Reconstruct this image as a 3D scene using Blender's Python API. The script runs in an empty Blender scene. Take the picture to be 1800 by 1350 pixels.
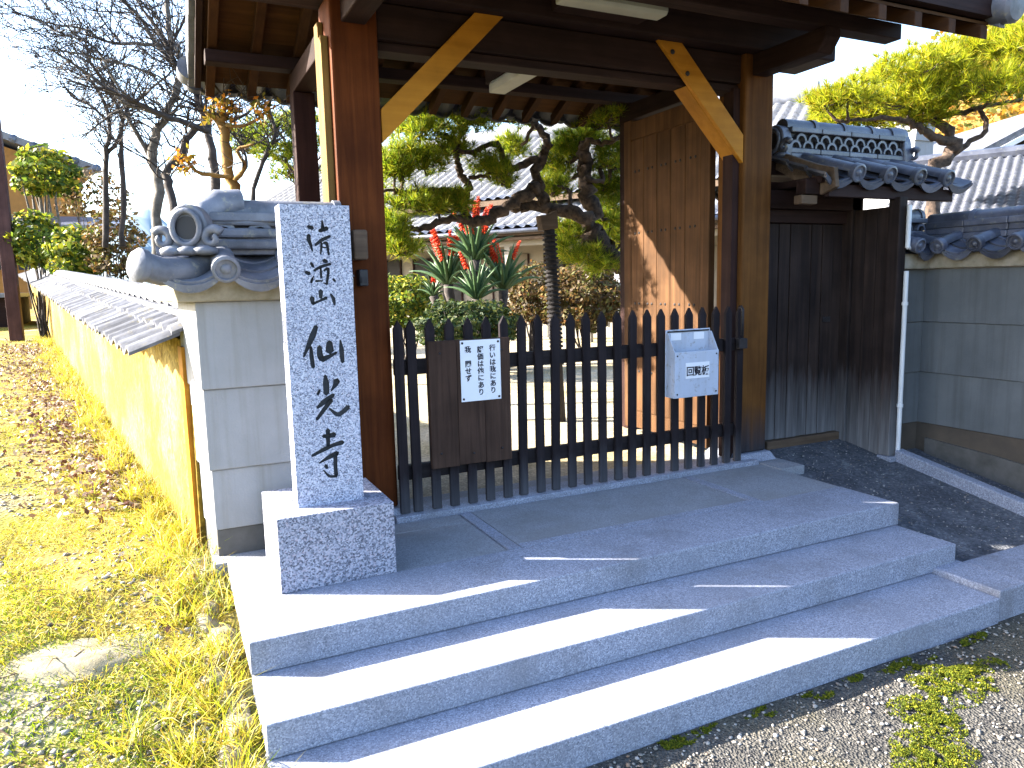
import bpy, math, random
import numpy as np
from mathutils import Vector, Matrix
R = math.radians
random.seed(7); rng = np.random.default_rng(7)
scn = bpy.context.scene
col = scn.collection

# ------------------------------------------------------------------ camera
CAM = Vector((-0.2108, -2.7801, 1.3035)); YAW, PITCH, ROLL, FPX = -0.4435, -0.1341, -0.0229, 1298.1
fw = Vector((-math.sin(YAW)*math.cos(PITCH), math.cos(YAW)*math.cos(PITCH), math.sin(PITCH)))
r0 = Vector((math.cos(YAW), math.sin(YAW), 0)); u0 = r0.cross(fw)
rt = r0*math.cos(ROLL)+u0*math.sin(ROLL); up = -r0*math.sin(ROLL)+u0*math.cos(ROLL)
cd = bpy.data.cameras.new('camera'); cam = bpy.data.objects.new('camera', cd); col.objects.link(cam)
cam.matrix_world = Matrix(((rt.x, up.x, -fw.x, CAM.x), (rt.y, up.y, -fw.y, CAM.y), (rt.z, up.z, -fw.z, CAM.z), (0, 0, 0, 1)))
cd.sensor_width = 36; cd.lens = 36*FPX/1800; cd.clip_start = 0.05; cd.clip_end = 3000
scn.camera = cam

# ------------------------------------------------------------------ sky, sun, exposure
SUN = Vector((0.785, -0.438, -0.438)).normalized()          # direction the light travels
world = bpy.data.worlds.new('World'); scn.world = world; world.use_nodes = True
wn = world.node_tree; wn.nodes.clear()
sky = wn.nodes.new('ShaderNodeTexSky'); sky.sky_type = 'NISHITA'; sky.sun_disc = False
sky.sun_elevation = math.asin(-SUN.z); sky.sun_rotation = math.atan2(-SUN.x, -SUN.y)
sky.air_density = 1.0; sky.dust_density = 2.2; sky.ozone_density = 2.4; sky.altitude = 50
bg = wn.nodes.new('ShaderNodeBackground'); bg.inputs[1].default_value = 0.115
wo = wn.nodes.new('ShaderNodeOutputWorld')
wn.links.new(sky.outputs[0], bg.inputs[0]); wn.links.new(bg.outputs[0], wo.inputs[0])
sd = bpy.data.lights.new('sun', 'SUN'); sd.energy = 5.0; sd.angle = R(0.5); sd.color = (1.0, 0.92, 0.80)
sun = bpy.data.objects.new('sun', sd); col.objects.link(sun)
sun.rotation_euler = SUN.to_track_quat('-Z', 'Y').to_euler(); sun.location = (-20, 12, 15)
scn.view_settings.view_transform = 'Standard'; scn.view_settings.look = 'None'
scn.view_settings.gamma = 1; scn.view_settings.exposure = 3.0
scn.cycles.max_bounces = 6; scn.cycles.diffuse_bounces = 4; scn.cycles.caustics_reflective = False; scn.cycles.caustics_refractive = False
scn.cycles.use_denoising = True

# ------------------------------------------------------------------ survey helpers (image bearing -> point in the place)
def ray(u, v): return fw + rt*((u-900)/FPX) - up*((v-675)/FPX)
def ax(u, v, X): d = ray(u, v); return CAM + d*((X-CAM.x)/d.x)
def ay(u, v, Y): d = ray(u, v); return CAM + d*((Y-CAM.y)/d.y)
def az(u, v, Z): d = ray(u, v); return CAM + d*((Z-CAM.z)/d.z)
def ad(u, v, D): return CAM + ray(u, v)*D

# ------------------------------------------------------------------ materials
MATS = {}
def nodes(name):
    m = bpy.data.materials.new(name); m.use_nodes = True; nt = m.node_tree
    b = nt.nodes['Principled BSDF']; return m, nt, b
def N(nt, t, **kw):
    n = nt.nodes.new(t)
    for k, v in kw.items(): setattr(n, k, v)
    return n
def ramp(nt, fac, stops):
    r = N(nt, 'ShaderNodeValToRGB'); e = r.color_ramp.elements
    while len(e) < len(stops): e.new(0.5)
    for i, (p, c) in enumerate(stops): e[i].position = p; e[i].color = (*c, 1) if len(c) == 3 else c
    nt.links.new(fac, r.inputs[0]); return r.outputs[0]
def mapped(nt, scale, coord='Object', rnd=True):
    tc = N(nt, 'ShaderNodeTexCoord'); mp = N(nt, 'ShaderNodeMapping'); mp.inputs['Scale'].default_value = scale
    if rnd and coord == 'Object':
        oi = N(nt, 'ShaderNodeObjectInfo'); vm = N(nt, 'ShaderNodeVectorMath', operation='SCALE')
        cx = N(nt, 'ShaderNodeCombineXYZ')
        for k in range(3): nt.links.new(oi.outputs['Random'], cx.inputs[k])
        nt.links.new(cx.outputs[0], vm.inputs[0]); vm.inputs['Scale'].default_value = 37.0
        va = N(nt, 'ShaderNodeVectorMath', operation='ADD')
        nt.links.new(tc.outputs[coord], va.inputs[0]); nt.links.new(vm.outputs[0], va.inputs[1]); nt.links.new(va.outputs[0], mp.inputs[0])
    else: nt.links.new(tc.outputs[coord], mp.inputs[0])
    return mp.outputs[0]
def noise(nt, vec, scale, detail=4, rough=0.55, dist=0.0):
    n = N(nt, 'ShaderNodeTexNoise'); n.inputs['Scale'].default_value = scale; n.inputs['Detail'].default_value = detail
    n.inputs['Roughness'].default_value = rough; n.inputs['Distortion'].default_value = dist
    nt.links.new(vec, n.inputs['Vector']); return n.outputs['Fac']
def mix(nt, fac, a, b, mode='MIX'):
    m = N(nt, 'ShaderNodeMix', data_type='RGBA', blend_type=mode)
    for s, x in ((m.inputs[0], fac), (m.inputs[6], a), (m.inputs[7], b)):
        if hasattr(x, 'default_value') or hasattr(x, 'is_linked'): nt.links.new(x, s)
        else: s.default_value = x if isinstance(x, (int, float)) else (*x, 1)
    return m.outputs[2]
def bump(nt, b, h, strength=0.3, dist=0.01):
    n = N(nt, 'ShaderNodeBump'); n.inputs['Strength'].default_value = strength; n.inputs['Distance'].default_value = dist
    nt.links.new(h, n.inputs['Height']); nt.links.new(n.outputs[0], b.inputs['Normal'])
def maprange(nt, v, a, b, c=0.0, d=1.0):
    n = N(nt, 'ShaderNodeMapRange'); n.clamp = True
    for i, x in enumerate((a, b, c, d)): n.inputs[i+1].default_value = x
    nt.links.new(v, n.inputs[0]); return n.outputs[0]
def wood(name, c1, c2, axis='Z', rough=0.7, wear=None, wearcol=(0.2, 0.19, 0.18), dens=1.0, island=0.0):
    """grain stretched along axis; wear=(z_low,z_high) world heights between which the bare, weathered foot fades in"""
    m, nt, b = nodes(name); s = {'X': (1.2, 26, 26), 'Y': (26, 1.2, 26), 'Z': (26, 26, 1.2)}[axis]
    v = mapped(nt, tuple(k*dens for k in s)); n1 = noise(nt, v, 1.0, 7, 0.6, 0.4)
    c = ramp(nt, n1, [(0.25, c1), (0.5, tuple((p+q)/2 for p, q in zip(c1, c2))), (0.75, c2)])
    v2 = mapped(nt, (3, 3, 3)); n2 = noise(nt, v2, 1.0, 5)
    c = mix(nt, maprange(nt, n2, 0.35, 0.7, 0.0, 0.55), c, tuple(x*0.45 for x in c1))
    if wear:
        g = N(nt, 'ShaderNodeNewGeometry'); sp = N(nt, 'ShaderNodeSeparateXYZ'); nt.links.new(g.outputs['Position'], sp.inputs[0])
        v3 = mapped(nt, (30, 30, 2.5)); n3 = noise(nt, v3, 1.0, 5)
        ad_ = N(nt, 'ShaderNodeMath', operation='MULTIPLY_ADD'); nt.links.new(n3, ad_.inputs[0]); ad_.inputs[1].default_value = 0.9*(wear[1]-wear[0]); nt.links.new(sp.outputs[2], ad_.inputs[2])
        f = maprange(nt, ad_.outputs[0], wear[0]+0.45*(wear[1]-wear[0]), wear[1]+0.45*(wear[1]-wear[0]), 1.0, 0.0)
        wc = ramp(nt, n1, [(0.3, tuple(x*0.5 for x in wearcol)), (0.7, wearcol)])
        c = mix(nt, f, c, wc)
    nt.links.new(c, b.inputs['Base Color']); b.inputs['Roughness'].default_value = rough; b.inputs['Specular IOR Level'].default_value = 0.08
    bump(nt, b, n1, 0.35, 0.006); MATS[name] = m; return m
def stone(name, cols, scale=220, rough=0.8, big=None, bumpd=0.002, coord='Object', stain=None):
    """speckled stone: cols = [(pos, rgb)...] over a fine cell noise"""
    m, nt, b = nodes(name); v = mapped(nt, (1, 1, 1), coord)
    vo = N(nt, 'ShaderNodeTexVoronoi'); vo.inputs['Scale'].default_value = scale; nt.links.new(v, vo.inputs['Vector'])
    sp = N(nt, 'ShaderNodeSeparateColor'); nt.links.new(vo.outputs['Color'], sp.inputs[0])
    c = ramp(nt, sp.outputs[0], cols); n = noise(nt, v, scale*0.55, 3)
    c = mix(nt, maprange(nt, n, 0.3, 0.7, 0.0, 0.5), c, cols[len(cols)//2][1])
    if big:
        nb = noise(nt, v, big[0], 5, 0.6); c = mix(nt, maprange(nt, nb, 0.42, 0.68, 0.0, big[2]), c, big[1])
    if stain:
        ns = noise(nt, mapped(nt, (1.5, 1.5, 0.5), coord), stain[0], 6, 0.65); c = mix(nt, maprange(nt, ns, 0.5, 0.75, 0.0, stain[2]), c, stain[1])
    nt.links.new(c, b.inputs['Base Color']); b.inputs['Roughness'].default_value = rough; b.inputs['Specular IOR Level'].default_value = 0.3
    bump(nt, b, sp.outputs[1], 0.25, bumpd); MATS[name] = m; return m
def plain(name, c, rough=0.6, metal=0.0, var=0.25, scale=6.0, c2=None, bumps=0.1, spec=0.4, bscale=60, objvar=0.0, streak=None, lichen=None):
    m, nt, b = nodes(name); v = mapped(nt, (1, 1, 1)); n = noise(nt, v, scale, 6, 0.6)
    d = c2 or tuple(x*(1-var) for x in c)
    cc = ramp(nt, n, [(0.3, d), (0.7, c)])
    if streak: cc = mix(nt, maprange(nt, noise(nt, mapped(nt, (14, 14, 0.7)), 1.0, 6, 0.65), 0.48, 0.75, 0.0, streak[1]), cc, streak[0])
    if lichen: cc = mix(nt, maprange(nt, noise(nt, v, lichen[1], 7, 0.7), 0.56, 0.66, 0.0, 0.75), cc, lichen[0])
    if objvar:
        oi = N(nt, 'ShaderNodeObjectInfo'); k_ = maprange(nt, oi.outputs['Random'], 0, 1, 1-objvar, 1+objvar); cx = N(nt, 'ShaderNodeCombineXYZ')
        for q_ in range(3): nt.links.new(k_, cx.inputs[q_])
        cc = mix(nt, 1.0, cc, cx.outputs[0], 'MULTIPLY')
    nt.links.new(cc, b.inputs['Base Color'])
    b.inputs['Roughness'].default_value = rough; b.inputs['Metallic'].default_value = metal; b.inputs['Specular IOR Level'].default_value = spec
    if bumps: bump(nt, b, noise(nt, v, bscale, 4), bumps, 0.004)
    MATS[name] = m; return m
def leafmat(name, stops, trans=0.35, rough=0.6):
    m = bpy.data.materials.new(name); m.use_nodes = True; nt = m.node_tree; nt.nodes.clear()
    g = N(nt, 'ShaderNodeNewGeometry'); c = ramp(nt, g.outputs['Random Per Island'], stops)
    d = N(nt, 'ShaderNodeBsdfPrincipled'); d.inputs['Roughness'].default_value = rough; d.inputs['Specular IOR Level'].default_value = 0.25
    t = N(nt, 'ShaderNodeBsdfTranslucent'); mx = N(nt, 'ShaderNodeMixShader'); mx.inputs[0].default_value = trans
    o = N(nt, 'ShaderNodeOutputMaterial'); nt.links.new(c, d.inputs['Base Color']); nt.links.new(c, t.inputs[0])
    nt.links.new(d.outputs[0], mx.inputs[1]); nt.links.new(t.outputs[0], mx.inputs[2]); nt.links.new(mx.outputs[0], o.inputs[0])
    MATS[name] = m; return m

GR = [(0.0, (0.028, 0.032, 0.052)), (0.16, (0.085, 0.095, 0.14)), (0.34, (0.22, 0.245, 0.33)), (0.62, (0.33, 0.355, 0.45)), (0.9, (0.56, 0.58, 0.66)), (1.0, (0.42, 0.36, 0.42))]
stone('granite', GR, 200, 0.75)
stone('granite_coarse', [(0.0, (0.02, 0.023, 0.04)), (0.25, (0.085, 0.092, 0.12)), (0.5, (0.20, 0.215, 0.28)), (0.85, (0.38, 0.39, 0.46)), (1.0, (0.32, 0.26, 0.30))], 150, 0.8)
stone('granite_step', [(0.0, (0.075, 0.085, 0.115)), (0.25, (0.155, 0.172, 0.225)), (0.7, (0.235, 0.255, 0.32)), (1.0, (0.40, 0.42, 0.49))], 210, 0.7, big=(2.2, (0.16, 0.17, 0.205), 0.5), stain=(2.4, (0.105, 0.105, 0.115), 0.6))
stone('granite_slab', [(0.0, (0.11, 0.12, 0.14)), (0.4, (0.20, 0.21, 0.235)), (1.0, (0.30, 0.31, 0.335))], 260, 0.85, big=(3.0, (0.165, 0.165, 0.17), 0.6), stain=(2.0, (0.12, 0.115, 0.11), 0.5))
plain('carved', (0.03, 0.034, 0.042), 0.9, var=0.5, scale=90)
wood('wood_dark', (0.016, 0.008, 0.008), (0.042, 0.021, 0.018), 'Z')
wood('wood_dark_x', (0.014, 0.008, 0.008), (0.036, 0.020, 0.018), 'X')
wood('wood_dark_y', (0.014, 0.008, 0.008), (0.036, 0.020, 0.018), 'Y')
wood('wood_jamb', (0.10, 0.06, 0.02), (0.26, 0.165, 0.05), 'Z')
wood('wood_board', (0.034, 0.016, 0.007), (0.078, 0.036, 0.013), 'X')
wood('wood_rafter', (0.030, 0.014, 0.008), (0.065, 0.030, 0.014), 'Y')
wood('wood_post', (0.045, 0.011, 0.003), (0.13, 0.036, 0.009), 'Z', wear=(-0.25, 0.0))
wood('wood_post_right', (0.065, 0.026, 0.008), (0.155, 0.068, 0.018), 'Z', wear=(0.08, 0.42), wearcol=(0.04, 0.038, 0.045))
wood('wood_new', (0.30, 0.125, 0.012), (0.44, 0.195, 0.022), 'X', 0.5, dens=0.9)
wood('wood_leaf', (0.046, 0.024, 0.012), (0.125, 0.062, 0.028), 'Z')
wood('wood_fence', (0.010, 0.008, 0.010), (0.028, 0.022, 0.025), 'Z', wear=(0.0, 0.26), wearcol=(0.075, 0.075, 0.085))
wood('wood_fence_x', (0.012, 0.010, 0.012), (0.034, 0.028, 0.030), 'X')
wood('wood_notice', (0.03, 0.018, 0.014), (0.075, 0.044, 0.032), 'Z', dens=1.6)
wood('wood_side', (0.012, 0.010, 0.011), (0.045, 0.030, 0.025), 'Z', wear=(0.02, 0.60), wearcol=(0.17, 0.17, 0.18))
wood('wood_pale', (0.075, 0.052, 0.036), (0.15, 0.105, 0.075), 'X')
wood('wood_pole', (0.05, 0.026, 0.026), (0.10, 0.052, 0.05), 'Z')
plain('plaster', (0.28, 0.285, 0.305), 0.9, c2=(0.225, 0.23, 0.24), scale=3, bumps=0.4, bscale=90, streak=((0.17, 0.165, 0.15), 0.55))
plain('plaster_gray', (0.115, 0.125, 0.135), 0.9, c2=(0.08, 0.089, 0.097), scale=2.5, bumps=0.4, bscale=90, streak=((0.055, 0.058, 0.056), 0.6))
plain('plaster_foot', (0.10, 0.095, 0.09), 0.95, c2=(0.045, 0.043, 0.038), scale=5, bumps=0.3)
plain('plaster_foot_brown', (0.085, 0.066, 0.05), 0.95, c2=(0.05, 0.042, 0.034), scale=4, bumps=0.3)
plain('cornice_stone', (0.30, 0.275, 0.23), 0.9, c2=(0.15, 0.13, 0.085), scale=9, bumps=0.4)
# earth wall material is made with the ground materials
plain('kawara', (0.08, 0.09, 0.125), 0.4, c2=(0.035, 0.040, 0.06), scale=9, bumps=0.25, spec=0.5, objvar=0.35, lichen=((0.13, 0.135, 0.12), 22))
plain('kawara_pale', (0.15, 0.162, 0.20), 0.5, c2=(0.06, 0.067, 0.085), scale=8, bumps=0.4, spec=0.4, objvar=0.25, lichen=((0.22, 0.21, 0.165), 18))
plain('kawara_temple', (0.15, 0.16, 0.19), 0.5, c2=(0.075, 0.08, 0.10), scale=5, bumps=0.2, spec=0.4)
plain('kawara_mid', (0.12, 0.125, 0.145), 0.6, c2=(0.05, 0.052, 0.062), scale=11, bumps=0.3, spec=0.25, objvar=0.4, lichen=((0.16, 0.14, 0.08), 15))
plain('edging', (0.27, 0.235, 0.16), 0.95, c2=(0.13, 0.11, 0.06), scale=14, bumps=0.8)
plain('kawara_brown', (0.08, 0.065, 0.06), 0.55, c2=(0.05, 0.04, 0.038), scale=8)
plain('white_metal', (0.40, 0.45, 0.56), 0.4, var=0.12, scale=4, bumps=0, streak=((0.27, 0.29, 0.33), 0.5), lichen=((0.22, 0.20, 0.18), 30))
plain('lamp_plastic', (0.36, 0.37, 0.32), 0.5, var=0.25, scale=4, bumps=0.05)
plain('paper', (0.66, 0.68, 0.74), 0.8, var=0.05, bumps=0)
plain('ink', (0.008, 0.008, 0.02), 0.8, var=0.2, bumps=0)
plain('black_metal', (0.012, 0.012, 0.016), 0.5, var=0.3)
plain('iron', (0.03, 0.027, 0.03), 0.6, metal=0.4, var=0.4, scale=30)
plain('pipe_white', (0.55, 0.57, 0.60), 0.45, var=0.15, bumps=0)
plain('temple_wall', (0.28, 0.255, 0.21), 0.9, var=0.15)
plain('dark_opening', (0.012, 0.011, 0.012), 0.6, var=0.3)
plain('house_wall_orange', (0.24, 0.115, 0.026), 0.9, var=0.25)
plain('house_wall_beige', (0.20, 0.175, 0.14), 0.9, var=0.15)
plain('bark_pine', (0.105, 0.07, 0.05), 0.95, c2=(0.010, 0.008, 0.008), scale=22, bumps=1.0, bscale=30)
plain('bark_dark', (0.06, 0.048, 0.042), 0.95, c2=(0.018, 0.015, 0.015), scale=14, bumps=0.8)
plain('bark_gray', (0.15, 0.135, 0.12), 0.95, c2=(0.05, 0.043, 0.036), scale=12, bumps=0.8)
plain('bark_yellow', (0.26, 0.155, 0.04), 0.95, c2=(0.11, 0.06, 0.018), scale=9, bumps=0.7)
plain('rope', (0.03, 0.026, 0.026), 0.95, c2=(0.01, 0.009, 0.01), scale=30, bumps=0.6)
leafmat('needles', [(0.0, (0.03, 0.065, 0.006)), (0.4, (0.14, 0.21, 0.010)), (0.8, (0.32, 0.37, 0.015)), (1.0, (0.42, 0.30, 0.03))], 0.5)
leafmat('needles_gold', [(0.0, (0.05, 0.08, 0.005)), (0.4, (0.22, 0.26, 0.008)), (0.8, (0.40, 0.40, 0.010)), (1.0, (0.42, 0.27, 0.02))], 0.5)
leafmat('leaves_green', [(0.0, (0.03, 0.06, 0.008)), (0.5, (0.10, 0.15, 0.016)), (0.85, (0.28, 0.29, 0.02)), (1.0, (0.42, 0.29, 0.03))], 0.45)
leafmat('leaves_dark', [(0.0, (0.010, 0.024, 0.006)), (0.6, (0.028, 0.052, 0.009)), (1.0, (0.09, 0.095, 0.012))], 0.3)
leafmat('leaves_brown', [(0.0, (0.05, 0.028, 0.012)), (0.5, (0.11, 0.07, 0.02)), (0.8, (0.08, 0.09, 0.02)), (1.0, (0.22, 0.085, 0.02))], 0.35)
leafmat('leaves_autumn', [(0.0, (0.05, 0.07, 0.012)), (0.4, (0.22, 0.15, 0.016)), (0.75, (0.42, 0.15, 0.016)), (1.0, (0.28, 0.24, 0.03))], 0.35)
leafmat('aloe_leaf', [(0.0, (0.03, 0.075, 0.035)), (1.0, (0.075, 0.125, 0.045))], 0.2, 0.45)
leafmat('aloe_flower', [(0.0, (0.50, 0.02, 0.008)), (1.0, (0.66, 0.08, 0.012))], 0.3)
leafmat('dry_grass', [(0.0, (0.28, 0.18, 0.022)), (0.4, (0.44, 0.37, 0.05)), (0.68, (0.36, 0.36, 0.018)), (0.85, (0.17, 0.23, 0.010)), (1.0, (0.60, 0.54, 0.30))], 0.35)
leafmat('green_grass', [(0.0, (0.07, 0.14, 0.004)), (0.6, (0.21, 0.28, 0.008)), (1.0, (0.38, 0.37, 0.018))], 0.35)
leafmat('litter', [(0.0, (0.06, 0.022, 0.018)), (0.45, (0.17, 0.08, 0.05)), (0.75, (0.34, 0.27, 0.20)), (1.0, (0.42, 0.38, 0.34))], 0.15)
leafmat('pebbles', [(0.0, (0.06, 0.055, 0.05)), (0.5, (0.19, 0.175, 0.155)), (0.85, (0.32, 0.31, 0.30)), (1.0, (0.20, 0.13, 0.085))], 0.0, 0.9)
leafmat('moss_tuft', [(0.0, (0.03, 0.05, 0.004)), (0.6, (0.10, 0.125, 0.006)), (1.0, (0.21, 0.19, 0.012))], 0.25, 0.9)

# ------------------------------------------------------------------ mesh helpers
ORG = {}
class MB:
    def __init__(self): self.v = []; self.f = []
    def add(self, vs, fs):
        n = len(self.v); self.v += [tuple(p) for p in vs]; self.f += [tuple(i+n for i in q) for q in fs]; return self
    def box(self, x0, x1, y0, y1, z0, z1):
        return self.add([(x0,y0,z0),(x1,y0,z0),(x1,y1,z0),(x0,y1,z0),(x0,y0,z1),(x1,y0,z1),(x1,y1,z1),(x0,y1,z1)],
                        [(0,3,2,1),(4,5,6,7),(0,1,5,4),(1,2,6,5),(2,3,7,6),(3,0,4,7)])
    def prism(self, poly, vec):
        poly = [Vector(p) for p in poly]; vec = Vector(vec); n = len(poly)
        return self.add(poly+[p+vec for p in poly], [tuple(range(n-1, -1, -1)), tuple(range(n, 2*n))]+[(i, (i+1) % n, n+(i+1) % n, n+i) for i in range(n)])
    def tube(self, pts, rad, seg=8, cap=True):
        pts = [Vector(p) for p in pts]; n = len(pts); rad = rad if hasattr(rad, '__len__') else [rad]*n
        vs = []; ref = None
        for i, p in enumerate(pts):
            t = (pts[min(i+1, n-1)]-pts[max(i-1, 0)]).normalized()
            if ref is None: ref = t.orthogonal().normalized()
            ref = (ref - t*ref.dot(t)); ref = ref.normalized() if ref.length > 1e-6 else t.orthogonal().normalized()
            b = t.cross(ref)
            for k in range(seg):
                a = 2*math.pi*k/seg; vs.append(p+(ref*math.cos(a)+b*math.sin(a))*rad[i])
        fs = [(i*seg+k, i*seg+(k+1) % seg, (i+1)*seg+(k+1) % seg, (i+1)*seg+k) for i in range(n-1) for k in range(seg)]
        if cap: fs += [tuple(range(seg-1, -1, -1)), tuple(range((n-1)*seg, n*seg))]
        return self.add(vs, fs)
    def lathe(self, c, axis, prof, seg=16, squash=1.0):
        c = Vector(c); axis = Vector(axis).normalized(); a = axis.orthogonal().normalized(); b = axis.cross(a); vs = []
        for r, h in prof:
            for k in range(seg):
                t = 2*math.pi*k/seg; vs.append(c+axis*h+a*(r*math.cos(t))+b*(r*math.sin(t)))
        m = len(prof)
        fs = [(i*seg+k, i*seg+(k+1) % seg, (i+1)*seg+(k+1) % seg, (i+1)*seg+k) for i in range(m-1) for k in range(seg)]
        fs += [tuple(range(seg-1, -1, -1)), tuple(range((m-1)*seg, m*seg))]
        return self.add(vs, fs)
    def rock(self, c, rx, ry, rz, sub=2, rough=1.0):
        import bmesh
        bm = bmesh.new(); bmesh.ops.create_icosphere(bm, subdivisions=sub, radius=1); n0 = Vector((random.random()*50, random.random()*50, 0))
        from mathutils import noise as nz
        vs = []
        for v in bm.verts:
            k = 1+rough*(0.45*nz.noise(v.co*1.3+n0)+0.22*nz.noise(v.co*3.2+n0)+0.08*nz.noise(v.co*8+n0))
            vs.append((c[0]+v.co.x*rx*k, c[1]+v.co.y*ry*k, c[2]+v.co.z*rz*k))
        fs = [tuple(x.index for x in f.verts) for f in bm.faces]; bm.free(); return self.add(vs, fs)
    def build(self, name, mat, parent=None, smooth=False, bevel=0.0, center=True, **kw):
        V = np.array(self.v, dtype=float); c = (V.min(0)+V.max(0))/2 if center else np.zeros(3)
        me = bpy.data.meshes.new(name); me.from_pydata((V-c).tolist(), [], self.f); me.update()
        return link(me, name, mat, parent, Vector(c), smooth, bevel, **kw)
def link(me, name, mat, parent, loc, smooth=False, bevel=0.0, label=None, cat=None, group=None, kind=None, rot=None):
    if mat is not None and len(me.materials) == 0: me.materials.append(MATS[mat])
    if smooth:
        me.polygons.foreach_set('use_smooth', [True]*len(me.polygons))
    o = bpy.data.objects.new(name, me); col.objects.link(o)
    if smooth == 'auto':
        try: me.set_sharp_from_angle(angle=R(38))
        except Exception: pass
    if parent is not None:
        o.parent = parent; o.location = loc-ORG[parent.name]
    else: o.location = loc
    ORG[o.name] = Vector(loc)
    if rot: o.rotation_euler = rot
    if bevel:
        b = o.modifiers.new('edge', 'BEVEL'); b.width = bevel; b.segments = 2; b.limit_method = 'ANGLE'; b.angle_limit = R(40)
    tag(o, label, cat, group, kind); return o
def tag(o, label=None, cat=None, group=None, kind=None):
    for k, v in (('label', label), ('category', cat), ('group', group), ('kind', kind)):
        if v: o[k] = v
    return o
def thing(name, loc, label, cat, group=None, rotz=0.0):
    o = bpy.data.objects.new(name, None); col.objects.link(o); o.empty_display_size = 0.2
    o.location = loc; o.rotation_euler = (0, 0, rotz); ORG[o.name] = Vector(loc) if not rotz else Vector((0, 0, 0))
    return tag(o, label, cat, group)
def dup(o, loc, parent=None):
    """copy of one mesh object that shares its mesh; loc is in the same frame its original was built in"""
    c = o.copy(); col.objects.link(c); p = parent or o.parent
    c.parent = p; c.location = Vector(loc)-ORG[p.name]; ORG[c.name] = Vector(loc); return c
def fast(name, V, F, mat, parent=None, k=3, **kw):
    V = np.asarray(V, np.float32); F = np.asarray(F, np.int32); me = bpy.data.meshes.new(name)
    off = np.array(ORG[parent.name]) if parent is not None else np.zeros(3)
    me.vertices.add(len(V)); me.vertices.foreach_set('co', (V-off).astype(np.float32).ravel())
    me.loops.add(F.size); me.loops.foreach_set('vertex_index', F.ravel())
    me.polygons.add(len(F)); me.polygons.foreach_set('loop_start', np.arange(0, F.size, k, dtype=np.int32))
    try: me.polygons.foreach_set('loop_total', np.full(len(F), k, np.int32))
    except Exception: pass
    me.update(calc_edges=True); me.validate()
    return link(me, name, mat, parent, Vector(off), **kw)
# ------------------------------------------------------------------ the setting: ground, verge, street, ramp, garden
from mathutils import noise as nz
WD = Vector((-0.156, 0.988, 0)).normalized()                  # direction of the long earth wall
WN = Vector((WD.y, -WD.x, 0))                                 # its right-hand side (garden)
def wall_x(y): return -0.02 + (y-0.9)*WD.x/WD.y               # outer face of the earth wall
def verge_h(x, y):
    if y < 1.0: z = -0.42+(max(y, -1.2)+1.2)/2.2*0.35
    else: z = -0.07+0.04*(min(y, 26)-1.0)
    z += 0.035*nz.noise((x*1.1, y*1.1, 0.3))+0.018*nz.noise((x*4, y*4, 1.7))
    return z
def ground_mat(name, stops, scale, patches=(), bumps=0.6, fine=45):
    m, nt, b = nodes(name); v = mapped(nt, (1, 1, 1), 'Object', rnd=False)
    c = ramp(nt, noise(nt, v, scale, 8, 0.7), stops)
    for sc, lo, hi, cc, amt in patches: c = mix(nt, maprange(nt, noise(nt, v, sc, 5, 0.6), lo, hi, 0.0, amt), c, cc)
    vo = N(nt, 'ShaderNodeTexVoronoi'); vo.inputs['Scale'].default_value = fine; nt.links.new(v, vo.inputs['Vector'])
    sp = N(nt, 'ShaderNodeSeparateColor'); nt.links.new(vo.outputs['Color'], sp.inputs[0])
    c = mix(nt, 0.5, c, ramp(nt, sp.outputs[0], [(0.0, (0.35, 0.35, 0.35)), (0.6, (0.85, 0.84, 0.82)), (1.0, (1.7, 1.65, 1.6))]), 'MULTIPLY')
    nt.links.new(c, b.inputs['Base Color']); b.inputs['Roughness'].default_value = 0.95; b.inputs['Specular IOR Level'].default_value = 0.15
    bump(nt, b, vo.outputs['Distance'], bumps, 0.012); MATS[name] = m
ground_mat('verge_soil', [(0.3, (0.085, 0.062, 0.02)), (0.5, (0.22, 0.17, 0.04)), (0.7, (0.35, 0.285, 0.08))],
           6, [(1.1, 0.5, 0.62, (0.16, 0.17, 0.015), 0.7), (0.9, 0.55, 0.66, (0.25, 0.23, 0.20), 0.8)])
ground_mat('asphalt_worn', [(0.3, (0.035, 0.035, 0.038)), (0.5, (0.07, 0.068, 0.064)), (0.75, (0.14, 0.13, 0.115))], 9, [(1.3, 0.5, 0.6, (0.10, 0.09, 0.06), 0.5)], 0.9, 95)
ground_mat('ramp_paving', [(0.3, (0.05, 0.054, 0.064)), (0.55, (0.098, 0.105, 0.122)), (0.8, (0.165, 0.172, 0.19))], 7, [(2.0, 0.52, 0.62, (0.055, 0.058, 0.07), 0.6)], 0.7, 70)
ground_mat('garden_sand', [(0.3, (0.27, 0.225, 0.15)), (0.6, (0.38, 0.33, 0.24)), (0.8, (0.45, 0.39, 0.30))], 2.5, [(0.8, 0.5, 0.62, (0.24, 0.19, 0.07), 0.5)], 0.3, 80)
ground_mat('far_soil', [(0.3, (0.10, 0.08, 0.045)), (0.7, (0.18, 0.15, 0.08))], 0.3)
ground_mat('earth_wall', [(0.25, (0.10, 0.058, 0.006)), (0.5, (0.19, 0.125, 0.018)), (0.75, (0.27, 0.20, 0.05))], 3.5, [(1.2, 0.5, 0.62, (0.26, 0.21, 0.08), 0.7), (9.0, 0.56, 0.66, (0.075, 0.045, 0.008), 0.7)], 0.35, 38)
def grid(name, xs, ys, hf, mat, xoff=lambda y: 0, **kw):
    V = []; F = []; nx = len(xs)
    for y in ys:
        for x in xs: X = x+xoff(y); V.append((X, y, hf(X, y)))
    for j in range(len(ys)-1):
        for i in range(nx-1): a = j*nx+i; F.append((a, a+1, a+nx+1, a+nx))
    return fast(name, V, F, mat, None, 4, smooth=True, kind='structure', **kw)
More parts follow.
